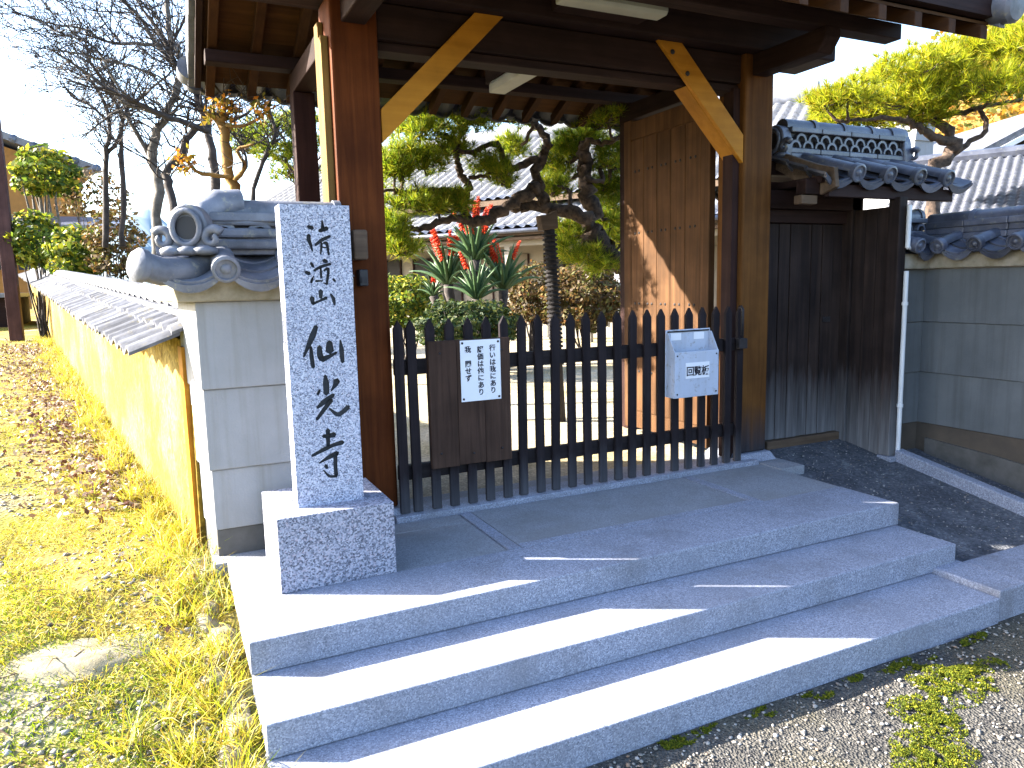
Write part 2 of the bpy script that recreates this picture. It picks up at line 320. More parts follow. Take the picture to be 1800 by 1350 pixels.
grid('ground', np.linspace(-600, 600, 13), np.linspace(-200, 1000, 13), lambda x, y: -0.6, 'far_soil')
grid('verge', np.r_[np.linspace(-30, -4, 20)[:-1], np.linspace(-4, 0.14, 110)], np.r_[np.linspace(-4, 5, 160), np.linspace(5.2, 40, 90)], verge_h, 'verge_soil',
     lambda y: (wall_x(y)+0.02 if y > 0.9 else 0.0))
grid('street', np.linspace(0.03, 14, 90), np.linspace(-8, -0.55, 60), lambda x, y: -0.39+0.012*nz.noise((x*1.5, y*1.5, 0)), 'asphalt_worn')
grid('garden_ground', np.linspace(0, 60, 70), np.linspace(1.52, 60, 90), lambda x, y: -0.012+0.02*nz.noise((x*0.7, y*0.7, 3))*min(1, (y-1.5)), 'garden_sand',
     lambda y: wall_x(y)+0.25)
MB().add([(3.55, 1.42, 0.185*0.2), (4.98+.1, 1.42, 0.185*0.2), (5.2, -0.35, 0.185*-1.55), (3.55, -0.35, 0.185*-1.55)], [(0, 3, 2, 1)]).build('ramp', 'ramp_paving', kind='structure')

# ---- entrance steps and platform
plat = thing('entrance_steps', (1.8, 0.4, -0.39), 'three wide pale granite steps leading up to the gate platform', 'steps')
W = 3.573; H = 0.13; T = 0.354
MB().box(0, W, -0.0, 0.412, -H, 0).build('step', 'granite_step', plat, bevel=0.006)
MB().box(0.006, W-0.01, -T, 0.06, -2*H, -H-0.002).build('step', 'granite_step', plat, bevel=0.006)
MB().box(0.004, 3.375, -2*T, -T+0.06, -3*H-0.05, -2*H-0.002).build('step', 'granite_step', plat, bevel=0.006)
slab = [(0.0, 1.262, 0.418, 0.93), (1.272, 1.338, 0.418, 1.09), (1.346, 2.868, 0.482, 1.09), (1.346, 2.868, 0.418, 0.475), (2.876, 2.942, 0.418, 1.09), (2.95, W, 0.418, 1.18)]
for i, (a, b, c, d) in enumerate(slab):
    MB().box(a, b, c, d, -0.1, -0.001 if i in (1, 3, 4) else -0.004).build('paving_slab', 'granite_step' if i in (1, 3, 4) else 'granite_slab', plat, bevel=0.003)
MB().box(0.62, 1.262, 0.936, 1.09, -0.1, -0.004).build('paving_slab', 'granite_slab', plat, bevel=0.003)
MB().box(0.9, 3.56, 1.096, 1.30, -0.1, 0.028).build('threshold_stone', 'granite_step', plat, bevel=0.006)
MB().box(0.02, W-0.04, 0.05, 1.5, -0.45, -0.11).build('foundation', 'granite_slab', plat)
MB().box(0.62, W-0.02, 1.31, 1.52, -0.1, -0.002).build('paving_slab', 'granite_slab', plat, bevel=0.003)
MB().box(-0.06, 0.62, 0.936, 1.5, -0.45, -0.006).build('foundation', 'granite_slab', plat)
MB().box(W, 3.79, 0.9, 1.42, -0.3, 0.004).build('paving_slab', 'granite_slab', plat, bevel=0.003)

# ---- kerb stones beside the steps and along the ramp
def kerb(x0, x1, y0, y1, z0, z1, label, tilt=0):
    mb = MB(); mb.add([(x0,y0,z0),(x1,y0,z0),(x1,y1,z0),(x0,y1,z0),(x0,y0,z1),(x1,y0,z1),(x1,y1,z1+tilt),(x0,y1,z1+tilt)], [(0,3,2,1),(4,5,6,7),(0,1,5,4),(1,2,6,5),(2,3,7,6),(3,0,4,7)])
    return mb.build('kerb_stone', 'granite_step', None, bevel=0.008, label=label, cat='kerb stone', group='granite kerb stones beside the ramp')
kerb(3.385, 3.60, -0.700, -0.29, -0.46, -0.232, 'short granite kerb stone touching the right end of the lowest step')
kerb(3.612, 4.55, -0.715, -0.36, -0.46, -0.236, 'granite kerb stone at the foot of the ramp, farther from the steps')
kerb(4.56, 5.9, -0.72, -0.36, -0.46, -0.236, 'granite kerb stone at the foot of the ramp against the grey wall')
kerb(4.66, 4.745, -0.355, 0.86, -0.5, -0.205, 'long narrow granite kerb running up the ramp beside the grey wall', 0.225)

# ---- the carved stone pillar on its base
pil = thing('stone_pillar', (0.44, 0.67, 0.0), 'tall speckled granite pillar carved with six large characters', 'pillar')
MB().box(0.177, 0.691, 0.40, 0.90, 0.0, 0.334).build('pedestal', 'granite_coarse', pil, bevel=0.004)
def stroke_poly(pts, ws, y0, plane_y):
    """a brush stroke traced as centre line and widths -> closed outline on the stone face"""
    P = [ay(500+a/12.857, y0+b/12.857, plane_y) for a, b in pts]; k = 0.5/12.857*(P[0]-CAM).dot(fw)/FPX*1.15
    P2 = []; W2 = []
    for i in range(len(P)-1):
        for j in range(4):
            t = j/4; P2.append(P[i].lerp(P[i+1], t)); W2.append((ws[i]*(1-t)+ws[i+1]*t)*k)
    P2.append(P[-1]); W2.append(ws[-1]*k)
    for _ in range(2):
        P2 = [P2[0]]+[(P2[i-1]+P2[i]*2+P2[i+1])/4 for i in range(1, len(P2)-1)]+[P2[-1]]
    L = []; Rr = []; n = len(P2)
    for i, p in enumerate(P2):
        t = (P2[min(i+1, n-1)]-P2[max(i-1, 0)]); t.y = 0; t.normalize(); q = Vector((-t.z, 0, t.x)); L.append(p+q*W2[i]); Rr.append(p-q*W2[i])
    t0 = (P2[0]-P2[1]).normalized()*W2[0]*0.8; t1 = (P2[-1]-P2[-2]).normalized()*W2[-1]*0.8
    return [P2[0]+t0]+L+[P2[-1]+t1]+Rr[::-1]
CH = [
 (370, [([(530,362),(635,402)],[66,80]), ([(550,560),(540,640),(600,800),(630,910)],[84,84,60,34]), ([(850,230),(870,430)],[36,84]), ([(790,462),(965,402)],[70,90]),
        ([(700,780),(850,660),(1030,580)],[56,72,56]), ([(842,740),(830,870),(820,990)],[50,46,30]), ([(880,740),(950,725),(980,850),(1000,1000)],[40,70,56,40]), ([(866,830),(940,842)],[26,26])]),
 (450, [([(600,160),(650,240)],[58,56]), ([(480,362),(560,400)],[64,80]), ([(665,445),(620,540),(605,600)],[16,50,52]), ([(885,100),(955,128)],[76,76]),
        ([(670,330),(820,240),(1040,180)],[46,62,54]), ([(820,270),(830,490)],[40,50]), ([(890,330),(990,270),(990,400)],[36,66,60]), ([(710,568),(870,560)],[50,24]),
        ([(985,420),(960,600),(968,640),(880,604)],[58,50,44,20]), ([(1100,520),(1148,572)],[46,46]),
        ([(820,790),(820,940)],[96,70]), ([(622,945),(640,1070)],[96,70]), ([(640,1085),(770,1025),(950,945)],[56,46,66]), ([(1040,860),(1110,960),(1135,1100)],[38,74,46])]),
 (560, [([(715,180),(640,380),(540,620),(435,865)],[86,128,90,40]), ([(600,650),(610,850),(650,1100)],[56,90,78]), ([(1015,540),(1025,735)],[120,170]),
        ([(790,640),(800,830),(850,925)],[90,124,116]), ([(850,925),(1000,865),(1180,765)],[120,82,46]), ([(1262,490),(1290,700),(1312,980)],[36,100,78])]),
 (645, [([(920,195),(940,360),(950,600)],[56,126,116]), ([(800,520),(752,620)],[46,58]), ([(1185,310),(1160,390),(1055,545)],[140,100,28]), ([(742,925),(880,800),(1110,630)],[56,108,80]),
        ([(1060,750),(920,930),(735,1185)],[90,88,66]), ([(1020,940),(1130,1040),(1220,1085),(1330,1010),(1440,905)],[38,70,96,90,104])]),
 (740, [([(980,200),(990,560)],[86,76]), ([(875,345),(1000,340),(1130,308)],[74,90,110]), ([(625,788),(900,640),(1100,545),(1315,482)],[56,88,80,96]), ([(785,955),(1000,820),(1195,725)],[28,88,104]),
        ([(1150,730),(1150,1000),(1170,1220)],[78,78,78]), ([(1180,1245),(1010,1262),(885,1112)],[56,56,26]), ([(935,1005),(960,1065)],[80,58])]),
]
QY = 0.526
mb = MB().box(0.2876, 0.5854, QY, QY+0.12, 0.334, 1.663)
shaft = mb.build('shaft', 'granite', pil, bevel=0)
cut = MB()
for k, (y0, ss) in enumerate(CH):
    for j, (pts, ws) in enumerate(ss):
        dep = 0.009+0.0007*((j*7) % 5)
        cut.prism([p+Vector((0, -0.01-0.0003*j, 0)) for p in stroke_poly(pts, ws, y0, QY)], (0, dep+0.01, 0))
cutter = cut.build('carving', 'carved', pil)
shaft.data.materials.append(MATS['carved'])
bo = shaft.modifiers.new('carve', 'BOOLEAN'); bo.object = cutter; bo.operation = 'DIFFERENCE'; bo.solver = 'EXACT'; bo.use_self = True
try: bo.material_mode = 'TRANSFER'
except Exception: pass
dg = bpy.context.evaluated_depsgraph_get(); me2 = bpy.data.meshes.new_from_object(shaft.evaluated_get(dg)); shaft.modifiers.clear(); shaft.data = me2; me2.name = 'shaft'
bpy.data.objects.remove(cutter)
# ------------------------------------------------------------------ tiled roofs (local frame: x along the ridge, front eave towards -y)
def arc(cx, cz, r, a0, a1, n): return [(cx+r*math.cos(R(a0+(a1-a0)*i/n)), cz+r*math.sin(R(a0+(a1-a0)*i/n))) for i in range(n+1)]
def eave_tiles(par, xs, ye, ze, yr, zr, mat='kawara', rc=0.055, endpan=(True, True), disc=True, face=-1):
    """cover tiles at xs with round ends, pan tiles with curved lips between them; face=-1 slopes towards -y, +1 towards +y"""
    s = Vector((0, yr-ye, zr-ze)); L = s.length; sn = s.normalized(); nn = Vector((0, -sn.z, sn.y)) if yr > ye else Vector((0, sn.z, -sn.y))
    if nn.z < 0: nn = -nn
    p = xs[1]-xs[0]
    # cover tile: half-round tube
    sec = arc(0, 0, rc, 180, 0, 8)+arc(0, 0, rc*0.72, 0, 180, 8)
    mb = MB(); base = Vector((0, ye, ze)) + nn*0.02
    mb.prism([base+Vector((a, 0, 0))+nn*b for a, b in sec], s*0.52)
    cov = None
    for x in xs:
        if cov is None:
            cov = mb.build('cover_tile', mat, par, smooth='auto', center=False); cov.location = Vector((x, 0, 0))-ORG[par.name]; ORG[cov.name] = Vector((x, 0, 0))
        else: dup(cov, (x, 0, 0))
        c2 = dup(cov, Vector((x, 0, 0))+s*0.5-nn*0.004); c2.scale = (0.94, 1, 1)
    if disc:
        d = -sn; dc = base-sn*0.004
        mb = MB().lathe(dc, d, [(rc*1.12, -0.03), (rc*1.12, 0.012), (rc*0.98, 0.018), (rc*0.86, 0.018), (rc*0.8, 0.006), (rc*0.45, 0.006), (rc*0.3, 0.016), (rc*0.05, 0.02)], 18)
        dd = None
        for x in xs:
            if dd is None: dd = mb.build('round_end_tile', mat, par, smooth='auto', center=False); dd.location = Vector((x, 0, 0))-ORG[par.name]; ORG[dd.name] = Vector((x, 0, 0))
            else: dup(dd, (x, 0, 0))
    # pan tile
    h = p/2-rc*0.35; sag = 0.05; n = 8
    top = [(-h+2*h*i/n, -sag*(1-((i-n/2)/(n/2))**2)+0.012) for i in range(n+1)]
    sec = top+[(a, b-0.016) for a, b in top[::-1]]
    mb = MB(); b0 = Vector((0, ye, ze))
    mb.prism([b0+Vector((a, 0, 0))+nn*b for a, b in sec], s*0.34)
    lip = [(a, b-0.014) for a, b in top]+[(a*1.0, b-0.034-0.018*(1-(a/h)**2)) for a, b in top[::-1]]
    mb.prism([b0-sn*0.012+Vector((a, 0, 0))+nn*b for a, b in lip], sn*0.02)
    cs = [(xs[i]+xs[i+1])/2 for i in range(len(xs)-1)]
    if endpan[0]: cs = [xs[0]-p/2]+cs
    if endpan[1]: cs = cs+[xs[-1]+p/2]
    pan = None; up1 = None
    for x in cs:
        if pan is None: pan = mb.build('pan_tile', mat, par, smooth='auto', center=False); pan.location = Vector((x, 0, 0))-ORG[par.name]; ORG[pan.name] = Vector((x, 0, 0))
        else: dup(pan, (x, 0, 0))
        dup(pan, Vector((x, 0, 0))+s*0.31+nn*0.012); dup(pan, Vector((x, 0, 0))+s*0.62+nn*0.02)
def ridge_stack(par, x0, x1, y, z, mat='kawara', rows=2, w=0.10, noshi=0.034, rt_=0.062, wave=0.062, seg=0.24, mbtop='ridge_tile'):
    """flat ridge courses, rows of half-round wave tiles, flat course, then round ridge tiles with collars"""
    zz = z; n = max(1, int((x1-x0)/0.3))
    def course(zz, ww):
        q = None
        for i in range(n):
            a = x0+(x1-x0)*i/n; b = x0+(x1-x0)*(i+1)/n
            if q is None: q = MB().box(a+0.002, b-0.002, y-ww, y+ww, zz, zz+noshi).build('ridge_course_tile', mat, par, bevel=0.006)
            else: dup(q, ((a+b)/2, y, zz+noshi/2))
    course(zz, w); zz += noshi+0.002
    course(zz, w*0.9); zz += noshi
    if rows:
        MB().box(x0, x1, y-w*0.55, y+w*0.55, zz, zz+rows*wave*0.62+0.01).build('ridge_core', 'black_metal', par)
        m = int((x1-x0)/(wave*1.45)); wv = None
        for r_ in range(rows):
            for i in range(m):
                xx = x0+wave*0.75+i*(x1-x0-wave*1.5)/max(1, m-1)+(0.5*wave*1.4 if r_ % 2 else 0); cz = zz+r_*wave*0.62+0.004
                if xx > x1-0.02: continue
                if wv is None:
                    sec = arc(0, 0, wave*0.68, 180, 0, 8)+arc(0, 0, wave*0.46, 0, 180, 8)
                    wv = MB().prism([(xx+a, y-w*0.85, cz+b) for a, b in sec], (0, w*1.7, 0)).build('wave_tile', mat, par, smooth='auto', center=False)
                    wv.location = -ORG[par.name]; ORG[wv.name] = Vector((0, 0, 0)); wx, wz = xx, cz
                else: dup(wv, (xx-wx, 0, cz-wz))
        zz += rows*wave*0.62+0.012
    course(zz, w); zz += noshi
    k = max(1, int((x1-x0)/seg)); sec = [(c, d) for c, d in arc(0, 0, rt_, 190, -10, 10)]; q = None; cq = None
    for i in range(k):
        a = x0+(x1-x0)*i/k; b = x0+(x1-x0)*(i+1)/k
        if q is None:
            q = MB().prism([(a, y+c, zz+0.01+d) for c, d in sec], (b-a-0.003, 0, 0)).build(mbtop, mat, par, smooth='auto'); qc = ORG[q.name]
            sec2 = [(c, d) for c, d in arc(0, 0, rt_*1.16, 190, -10, 10)]
            cq = MB().prism([(b-0.035, y+c, zz+0.01+d) for c, d in sec2], (0.035, 0, 0)).build('collar_tile', mat, par, smooth='auto'); cc = ORG[cq.name]
        else:
            off = Vector((a-x0, 0, 0)); dup(q, qc+off); dup(cq, cc+off)
    return zz+rt_
def oni_tile(par, c, face, w=0.24, h=0.22, mat='kawara'):
    """ornamental ridge-end tile: arched plate with a rimmed disc of painted shade, side scrolls and a lobed foot"""
    c = Vector(c); f = Vector(face).normalized(); r_ = Vector((0, 0, 1)).cross(f).normalized(); r_ = -r_; u = Vector((0, 0, 1))
    def P(a, b, d=0): return c+r_*a+u*b+f*d
    out = [(-w*0.36, 0), (-w*0.40, h*0.25)]+[(w*0.36*math.cos(R(t)), h*0.56+h*0.44*math.sin(R(t))) for t in range(170, 9, -16)]+[(w*0.40, h*0.25), (w*0.36, 0)]
    pl = MB().prism([P(a, b, -0.05) for a, b in out], f*0.09).build('ornament_plate', mat, par, smooth='auto', bevel=0.01)
    ring = [P(w*0.25*math.cos(t), h*0.52+h*0.34*math.sin(t), 0.05) for t in np.linspace(0, 2*math.pi, 21)]
    MB().tube(ring, 0.014, 8, False).build('rim', mat, pl, smooth=True)
    MB().lathe(P(0, h*0.52, 0.0405), f, [(0.0, 0.0), (w*0.21, 0.0005)], 20).build('hollow_shade', 'black_metal', pl)  # flat black disc paints the shade inside the ornament's hole
    for s in (-1, 1):
        sp = []
        for i in range(26):
            t = i/25; a = t*4.2*math.pi/2+0.6; rr = 0.046*(1-0.72*t); sp.append(P(s*(w*0.45)+s*rr*math.cos(a), h*0.30+rr*math.sin(a), 0.03+0.02*t))
        MB().tube(sp, [0.024-0.012*i/25 for i in range(26)], 8).build('scroll', mat, pl, smooth=True)
    for a in (-0.3, 0.0, 0.3):
        MB().lathe(P(w*a, 0.012, 0.03), (0, 0, 1), [(0.02, -0.02), (0.055, -0.012), (0.058, 0.008), (0.03, 0.026)], 12).build('foot_lobe', mat, pl, smooth=True)
    return pl

# ------------------------------------------------------------------ white end wall with tiled cap, left of the gate
ew = thing('end_wall', (0.3, 1.08, 0.0), 'pale grey rendered wall end with tiled cap behind the carved pillar', 'wall')
def skewbox(x0, x1, y0, y1, z0, z1):
    k = WD.x/WD.y
    return MB().add([(x0,y0,z0),(x1,y0,z0),(x1,y1,z0),(x0+k*(y1-y0),y1,z0),(x0,y0,z1),(x1,y0,z1),(x1,y1,z1),(x0+k*(y1-y0),y1,z1)], [(0,3,2,1),(4,5,6,7),(0,1,5,4),(1,2,6,5),(2,3,7,6),(3,0,4,7)])
skewbox(-0.03, 0.69, 0.925, 1.28, -0.25, 0.13).build('wall_foot', 'plaster_foot', ew, bevel=0.006)
skewbox(-0.034, 0.69, 0.917, 1.285, 0.13, 0.433).build('panel', 'plaster', ew, bevel=0.006)
skewbox(-0.044, 0.69, 0.903, 1.295, 0.435, 0.833).build('panel', 'plaster', ew, bevel=0.006)
skewbox(-0.05, 0.69, 0.890, 1.305, 0.835, 1.255).build('panel', 'plaster', ew, bevel=0.006)
k = WD.x/WD.y
MB().add([(-0.125,0.84,1.255),(0.69,0.84,1.255),(0.69,1.36,1.255),(-0.2,1.36,1.255),(-0.15,0.80,1.36),(0.69,0.80,1.36),(0.69,1.40,1.36),(-0.23,1.40,1.36)],
         [(0,3,2,1),(4,5,6,7),(0,1,5,4),(1,2,6,5),(2,3,7,6),(3,0,4,7)]).build('cornice', 'cornice_stone', ew, bevel=0.012)
MB().prism([(-0.14, 0.80, 1.36), (-0.14, 1.36, 1.36), (-0.14, 1.08, 1.47)], (0.83, 0, 0)).build('roof_bed', 'plaster', ew)
eave_tiles(ew, [0.085, 0.385], 0.735, 1.385, 1.08, 1.50, 'kawara_pale', 0.056, (True, True))
eave_tiles(ew, [-0.10, 0.2, 0.5], 1.43, 1.385, 1.08, 1.50, 'kawara_pale', 0.056, (False, True))
zt = ridge_stack(ew, 0.03, 0.69, 1.06, 1.475, 'kawara_pale', 1, 0.12, 0.042, 0.062, 0.10, 0.33)
for z0, y0, x0 in ((1.50, 0.90, 0.02), (1.555, 0.93, 0.04), (1.615, 0.955, 0.05)):
    pts = [(x0, y0), (x0+0.18, y0-0.012), (x0+0.30, y0+0.012), (x0+0.45, y0-0.012), (0.69, y0), (0.69, 1.06), (x0, 1.06)]
    MB().prism([(a, b, z0) for a, b in pts], (0, 0, 0.047)).build('ridge_course_tile', 'kawara_pale', ew, bevel=0.012)
hp_ = [Vector((-0.275, 0.735, 1.425)), Vector((-0.18, 0.775, 1.395)), Vector((-0.06, 0.84, 1.40)), Vector((0.06, 0.93, 1.45))]
MB().tube(hp_, [0.066, 0.064, 0.062, 0.06], 14).build('corner_tile', 'kawara_pale', ew, smooth='auto')
MB().lathe((-0.275, 0.735, 1.425), (-0.86, -0.44, 0.2), [(0.074, -0.03), (0.076, 0.0), (0.06, 0.018), (0.02, 0.026)], 18).build('round_end_tile', 'kawara_pale', ew, smooth='auto')
oni_tile(ew, (-0.045, 0.86, 1.475), (-0.42, -0.9, 0), 0.25, 0.225, 'kawara_pale')
MB().lathe((-0.10, 0.9, 1.345), (0, 0, 1), [(0.02, -0.05), (0.04, -0.02), (0.045, 0.015), (0.02, 0.03)], 10).build('moss_patch', 'moss_tuft', ew, smooth=True)
# curved saddle tile rising from the ornament to the ridge
MB().tube([(0.0, 0.98, 1.60), (0.03, 1.0, 1.68), (0.10, 1.04, 1.725), (0.2, 1.06, 1.73)], [0.05, 0.065, 0.07, 0.07], 12).build('saddle_tile', 'kawara_pale', ew, smooth='auto')

ew.location.y += 0.12

# ------------------------------------------------------------------ the gate
gate = thing('temple_gate', (2.2, 1.32, 0.0), 'large dark timber temple gate with roof and open doors', 'gate')
for x0, x1, mat in ((0.695, 0.945, 'wood_post'), (3.462, 3.718, 'wood_post_right')):
    p = MB().box(x0, x1, 1.20, 1.46, 0.062, 2.80).build('post', mat, gate, bevel=0.012)
    MB().add([(x0-0.06,1.12,-0.02),(x1+0.06,1.12,-0.02),(x1+0.06,1.54,-0.02),(x0-0.06,1.54,-0.02),(x0-0.02,1.17,0.06),(x1+0.02,1.17,0.06),(x1+0.02,1.49,0.06),(x0-0.02,1.49,0.06)],
             [(0,3,2,1),(4,5,6,7),(0,1,5,4),(1,2,6,5),(2,3,7,6),(3,0,4,7)]).build('base_stone', 'granite_step', p, bevel=0.008)
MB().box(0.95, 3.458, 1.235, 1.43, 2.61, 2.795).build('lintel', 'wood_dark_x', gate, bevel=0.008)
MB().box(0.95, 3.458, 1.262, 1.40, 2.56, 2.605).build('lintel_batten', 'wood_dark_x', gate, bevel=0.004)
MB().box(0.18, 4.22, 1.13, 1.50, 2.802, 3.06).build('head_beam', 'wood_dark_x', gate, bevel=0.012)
for x0, x1 in ((0.755, 0.885), (3.525, 3.655)):
    MB().prism([(x0, 0.60, 2.74), (x0, 0.66, 2.66), (x0, 2.80, 2.66), (x0, 2.80, 2.797), (x0, 0.60, 2.797)], (x1-x0, 0, 0)).build('arm_beam', 'wood_dark_y', gate, bevel=0.008)
    MB().box(x0+0.02, x1-0.02, 1.58, 1.72, 2.80, 3.20).build('strut', 'wood_dark', gate)
    MB().box(x0-0.01, x1+0.01, 2.64, 2.78, -0.0, 2.655).build('rear_post', 'wood_dark', gate, bevel=0.008)
for y0, z0, hh in ((0.62, 2.80, 0.095), (2.65, 2.80, 0.08)):
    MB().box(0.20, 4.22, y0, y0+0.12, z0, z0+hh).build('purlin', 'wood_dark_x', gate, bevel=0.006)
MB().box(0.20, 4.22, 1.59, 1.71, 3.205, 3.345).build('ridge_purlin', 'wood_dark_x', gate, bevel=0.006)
RY, RZ = 1.65, 3.46
def roof_z(y): return RZ-0.47*abs(y-RY)
for sgn, ye in ((-1, 0.11), (1, 3.08)):
    n = 7; q = None
    for i in range(n):                                   # soffit boards, overlapping like clapboards
        a = RY+sgn*0.02+(ye-RY-sgn*0.02)*i/n; b = RY+sgn*0.02+(ye-RY-sgn*0.02)*(i+1)/n
        MB().prism([(0.17, a, roof_z(a)+0.004), (0.17, b+sgn*0.02, roof_z(b+sgn*0.02)), (0.17, b+sgn*0.02, roof_z(b+sgn*0.02)+0.016), (0.17, a, roof_z(a)+0.022)], (4.09, 0, 0)).build('soffit_board', 'wood_board', gate)
    q = None
    for i in range(15):
        x = 0.25+i*(4.18-0.25)/14
        yb = ye+sgn*0.05
        if q is None: q = MB().prism([(x-0.03, RY, roof_z(RY)), (x-0.03, yb, roof_z(yb)-0.002), (x-0.03, yb, roof_z(yb)-0.078), (x-0.03, RY, roof_z(RY)-0.09)], (0.06, 0, 0)).build('rafter', 'wood_rafter', gate, bevel=0.004); qc = ORG[q.name].copy(); x00 = x
        else: dup(q, qc+Vector((x-x00, 0, 0)))
    yo = ye+sgn*0.10
    MB().box(0.15, 4.28, min(ye, ye+sgn*0.06), max(ye, ye+sgn*0.06), roof_z(ye)+0.024, roof_z(ye)+(0.07 if sgn > 0 else 0.15)).build('fascia', 'wood_dark_x', gate)
    MB().prism([(0.13, RY, RZ+0.03), (0.13, ye+sgn*0.05, roof_z(ye+sgn*0.05)+0.075), (0.13, ye+sgn*0.05, roof_z(ye+sgn*0.05)+0.13), (0.13, RY, RZ+0.16)], (4.16, 0, 0)).build('roof_bed', 'kawara', gate)
    xs = [0.17+i*0.255 for i in range(17)]
    eave_tiles(gate, xs, ye+sgn*(0.24 if sgn > 0 else 0.02), roof_z(ye)+(0.0 if sgn > 0 else 0.19), RY, RZ+0.19, 'kawara', 0.06, (False, False))
    for x in (0.15, 4.235):                              # barge boards
        MB().prism([(x, RY, RZ-0.02), (x, ye, roof_z(ye)-0.06), (x, ye, roof_z(ye)+0.05), (x, RY, RZ+0.10)], (0.04, 0, 0)).build('bargeboard', 'wood_dark_y', gate)
    for x, e in ((0.11, -1), (4.32, 1)):               # verge tiles stepping down the gable edge
        m = 5
        for i in range(m):
            a = RY+(ye+sgn*0.08-RY)*i/m; b = RY+(ye+sgn*0.08-RY)*(i+1)/m
            MB().prism([(x, a, roof_z(a)+0.03), (x, b, roof_z(b)-0.0), (x, b, roof_z(b)+0.18), (x, a, roof_z(a)+0.21)], (0.045*-e, 0, 0)).build('verge_tile', 'kawara_pale', gate, bevel=0.006)
        MB().lathe((x-0.02*e, ye+sgn*0.14, roof_z(ye)+0.06), (0, sgn, -0.2), [(0.085, -0.12), (0.088, 0.0), (0.07, 0.02), (0.02, 0.025)], 16).build('round_end_tile', 'kawara_pale', gate, smooth='auto')
ridge_stack(gate, 0.17, 4.26, RY, RZ+0.2, 'kawara', 1, 0.13, 0.05, 0.08, 0.1, 0.35)
# yellow bracing planks
MB().prism([(1.51, 1.205, 2.806), (1.685, 1.205, 2.806), (0.948, 1.205, 2.07), (0.948, 1.205, 2.245)], (0, 0.029, 0)).build('brace', 'wood_new', gate, bevel=0.003)
MB().prism([(2.745, 1.205, 2.806), (2.935, 1.205, 2.806), (3.46, 1.205, 2.27), (3.46, 1.205, 2.085)], (0, 0.029, 0)).build('brace', 'wood_new', gate, bevel=0.003)
MB().prism([(2.994, 1.2345, 2.553), (3.18, 1.2345, 2.553), (3.458, 1.2345, 2.272), (3.458, 1.2345, 2.087)], (0, 0.13, 0)).build('brace', 'wood_new', gate, bevel=0.003)
for x, z in ((2.86, 2.74), (2.98, 2.62)):
    MB().lathe((x, 1.202, z), (0, -1, 0), [(0.016, -0.002), (0.016, 0.003), (0.008, 0.006)], 8).build('bolt', 'iron', gate)
MB().box(1.97, 2.05, 1.435, 2.135, 2.685, 2.79).build('tie_beam', 'wood_dark_y', gate, bevel=0.006)
# door leaves, swung inwards
for x0, x1, inner in ((0.965, 1.02, 1), (3.425, 3.48, -1)):
    y0, y1 = 1.50, 2.58
    lf = MB().box(x0+0.012, x1-0.012, y0+0.09, y1-0.09, 0.10, 2.50).build('door_leaf', 'wood_leaf', gate)
    for a, b in ((y0, y0+0.10), (y1-0.10, y1)): MB().box(x0, x1, a, b, 0.05, 2.62).build('stile', 'wood_leaf', lf, bevel=0.005)
    for a, b in ((0.06, 0.20), (2.46, 2.60)): MB().box(x0+0.002, x1-0.002, y0+0.10, y1-0.10, a, b).build('rail', 'wood_leaf', lf, bevel=0.004)
    pb = None; m = 5; wd = (y1-y0-0.2)/m
    xf = (x0+0.006 if inner < 0 else x1-0.006-0.02)
    for i in range(m):
        a = y0+0.10+i*wd
        if pb is None: pb = MB().box(xf-0.004, xf+0.024, a+0.002, a+wd-0.002, 0.21, 2.45).build('plank', 'wood_leaf', lf, bevel=0.003); pc = ORG[pb.name].copy()
        else: dup(pb, pc+Vector((0, i*wd, 0)), lf)
    nl = None; xs_ = xf-0.004 if inner < 0 else xf+0.024
    for z in (0.55, 1.12, 1.70, 2.2):
        for i in range(m):
            for dy in (0.06, wd-0.06):
                q = (xs_, y0+0.10+i*wd+dy, z)
                if nl is None: nl = MB().lathe(q, (inner, 0, 0), [(0.011, -0.004), (0.011, 0.003), (0.005, 0.007)], 7).build('nail_head', 'iron', lf); nc = ORG[nl.name].copy(); q0 = Vector(q)
                else: dup(nl, nc+Vector(q)-q0, lf)
# peg end and jamb strips on the left post
MB().box(0.655, 0.693, 1.25, 1.33, 0.1, 2.6).build('jamb_strip', 'wood_jamb', gate, bevel=0.004)
MB().box(0.665, 0.693, 1.36, 1.45, 0.1, 2.7).build('jamb_strip', 'wood_jamb', gate, bevel=0.004)
MB().box(0.74, 0.815, 1.10, 1.197, 1.45, 1.605).build('peg_end', 'wood_pale', gate, bevel=0.01)
MB().box(3.40, 3.458, 1.24, 1.34, 0.03, 2.58).build('jamb_strip', 'wood_dark', gate, bevel=0.004)
# small black box on the post
ib = thing('wall_box', (0.79, 1.19, 1.31), 'small black box fixed to the left gate post beside the pillar', 'box')
MB().box(0.768, 0.815, 1.13, 1.197, 1.312, 1.40).build('casing', 'black_metal', ib, bevel=0.006)
MB().box(0.776, 0.807, 1.124, 1.129, 1.33, 1.36).build('grille', 'iron', ib)
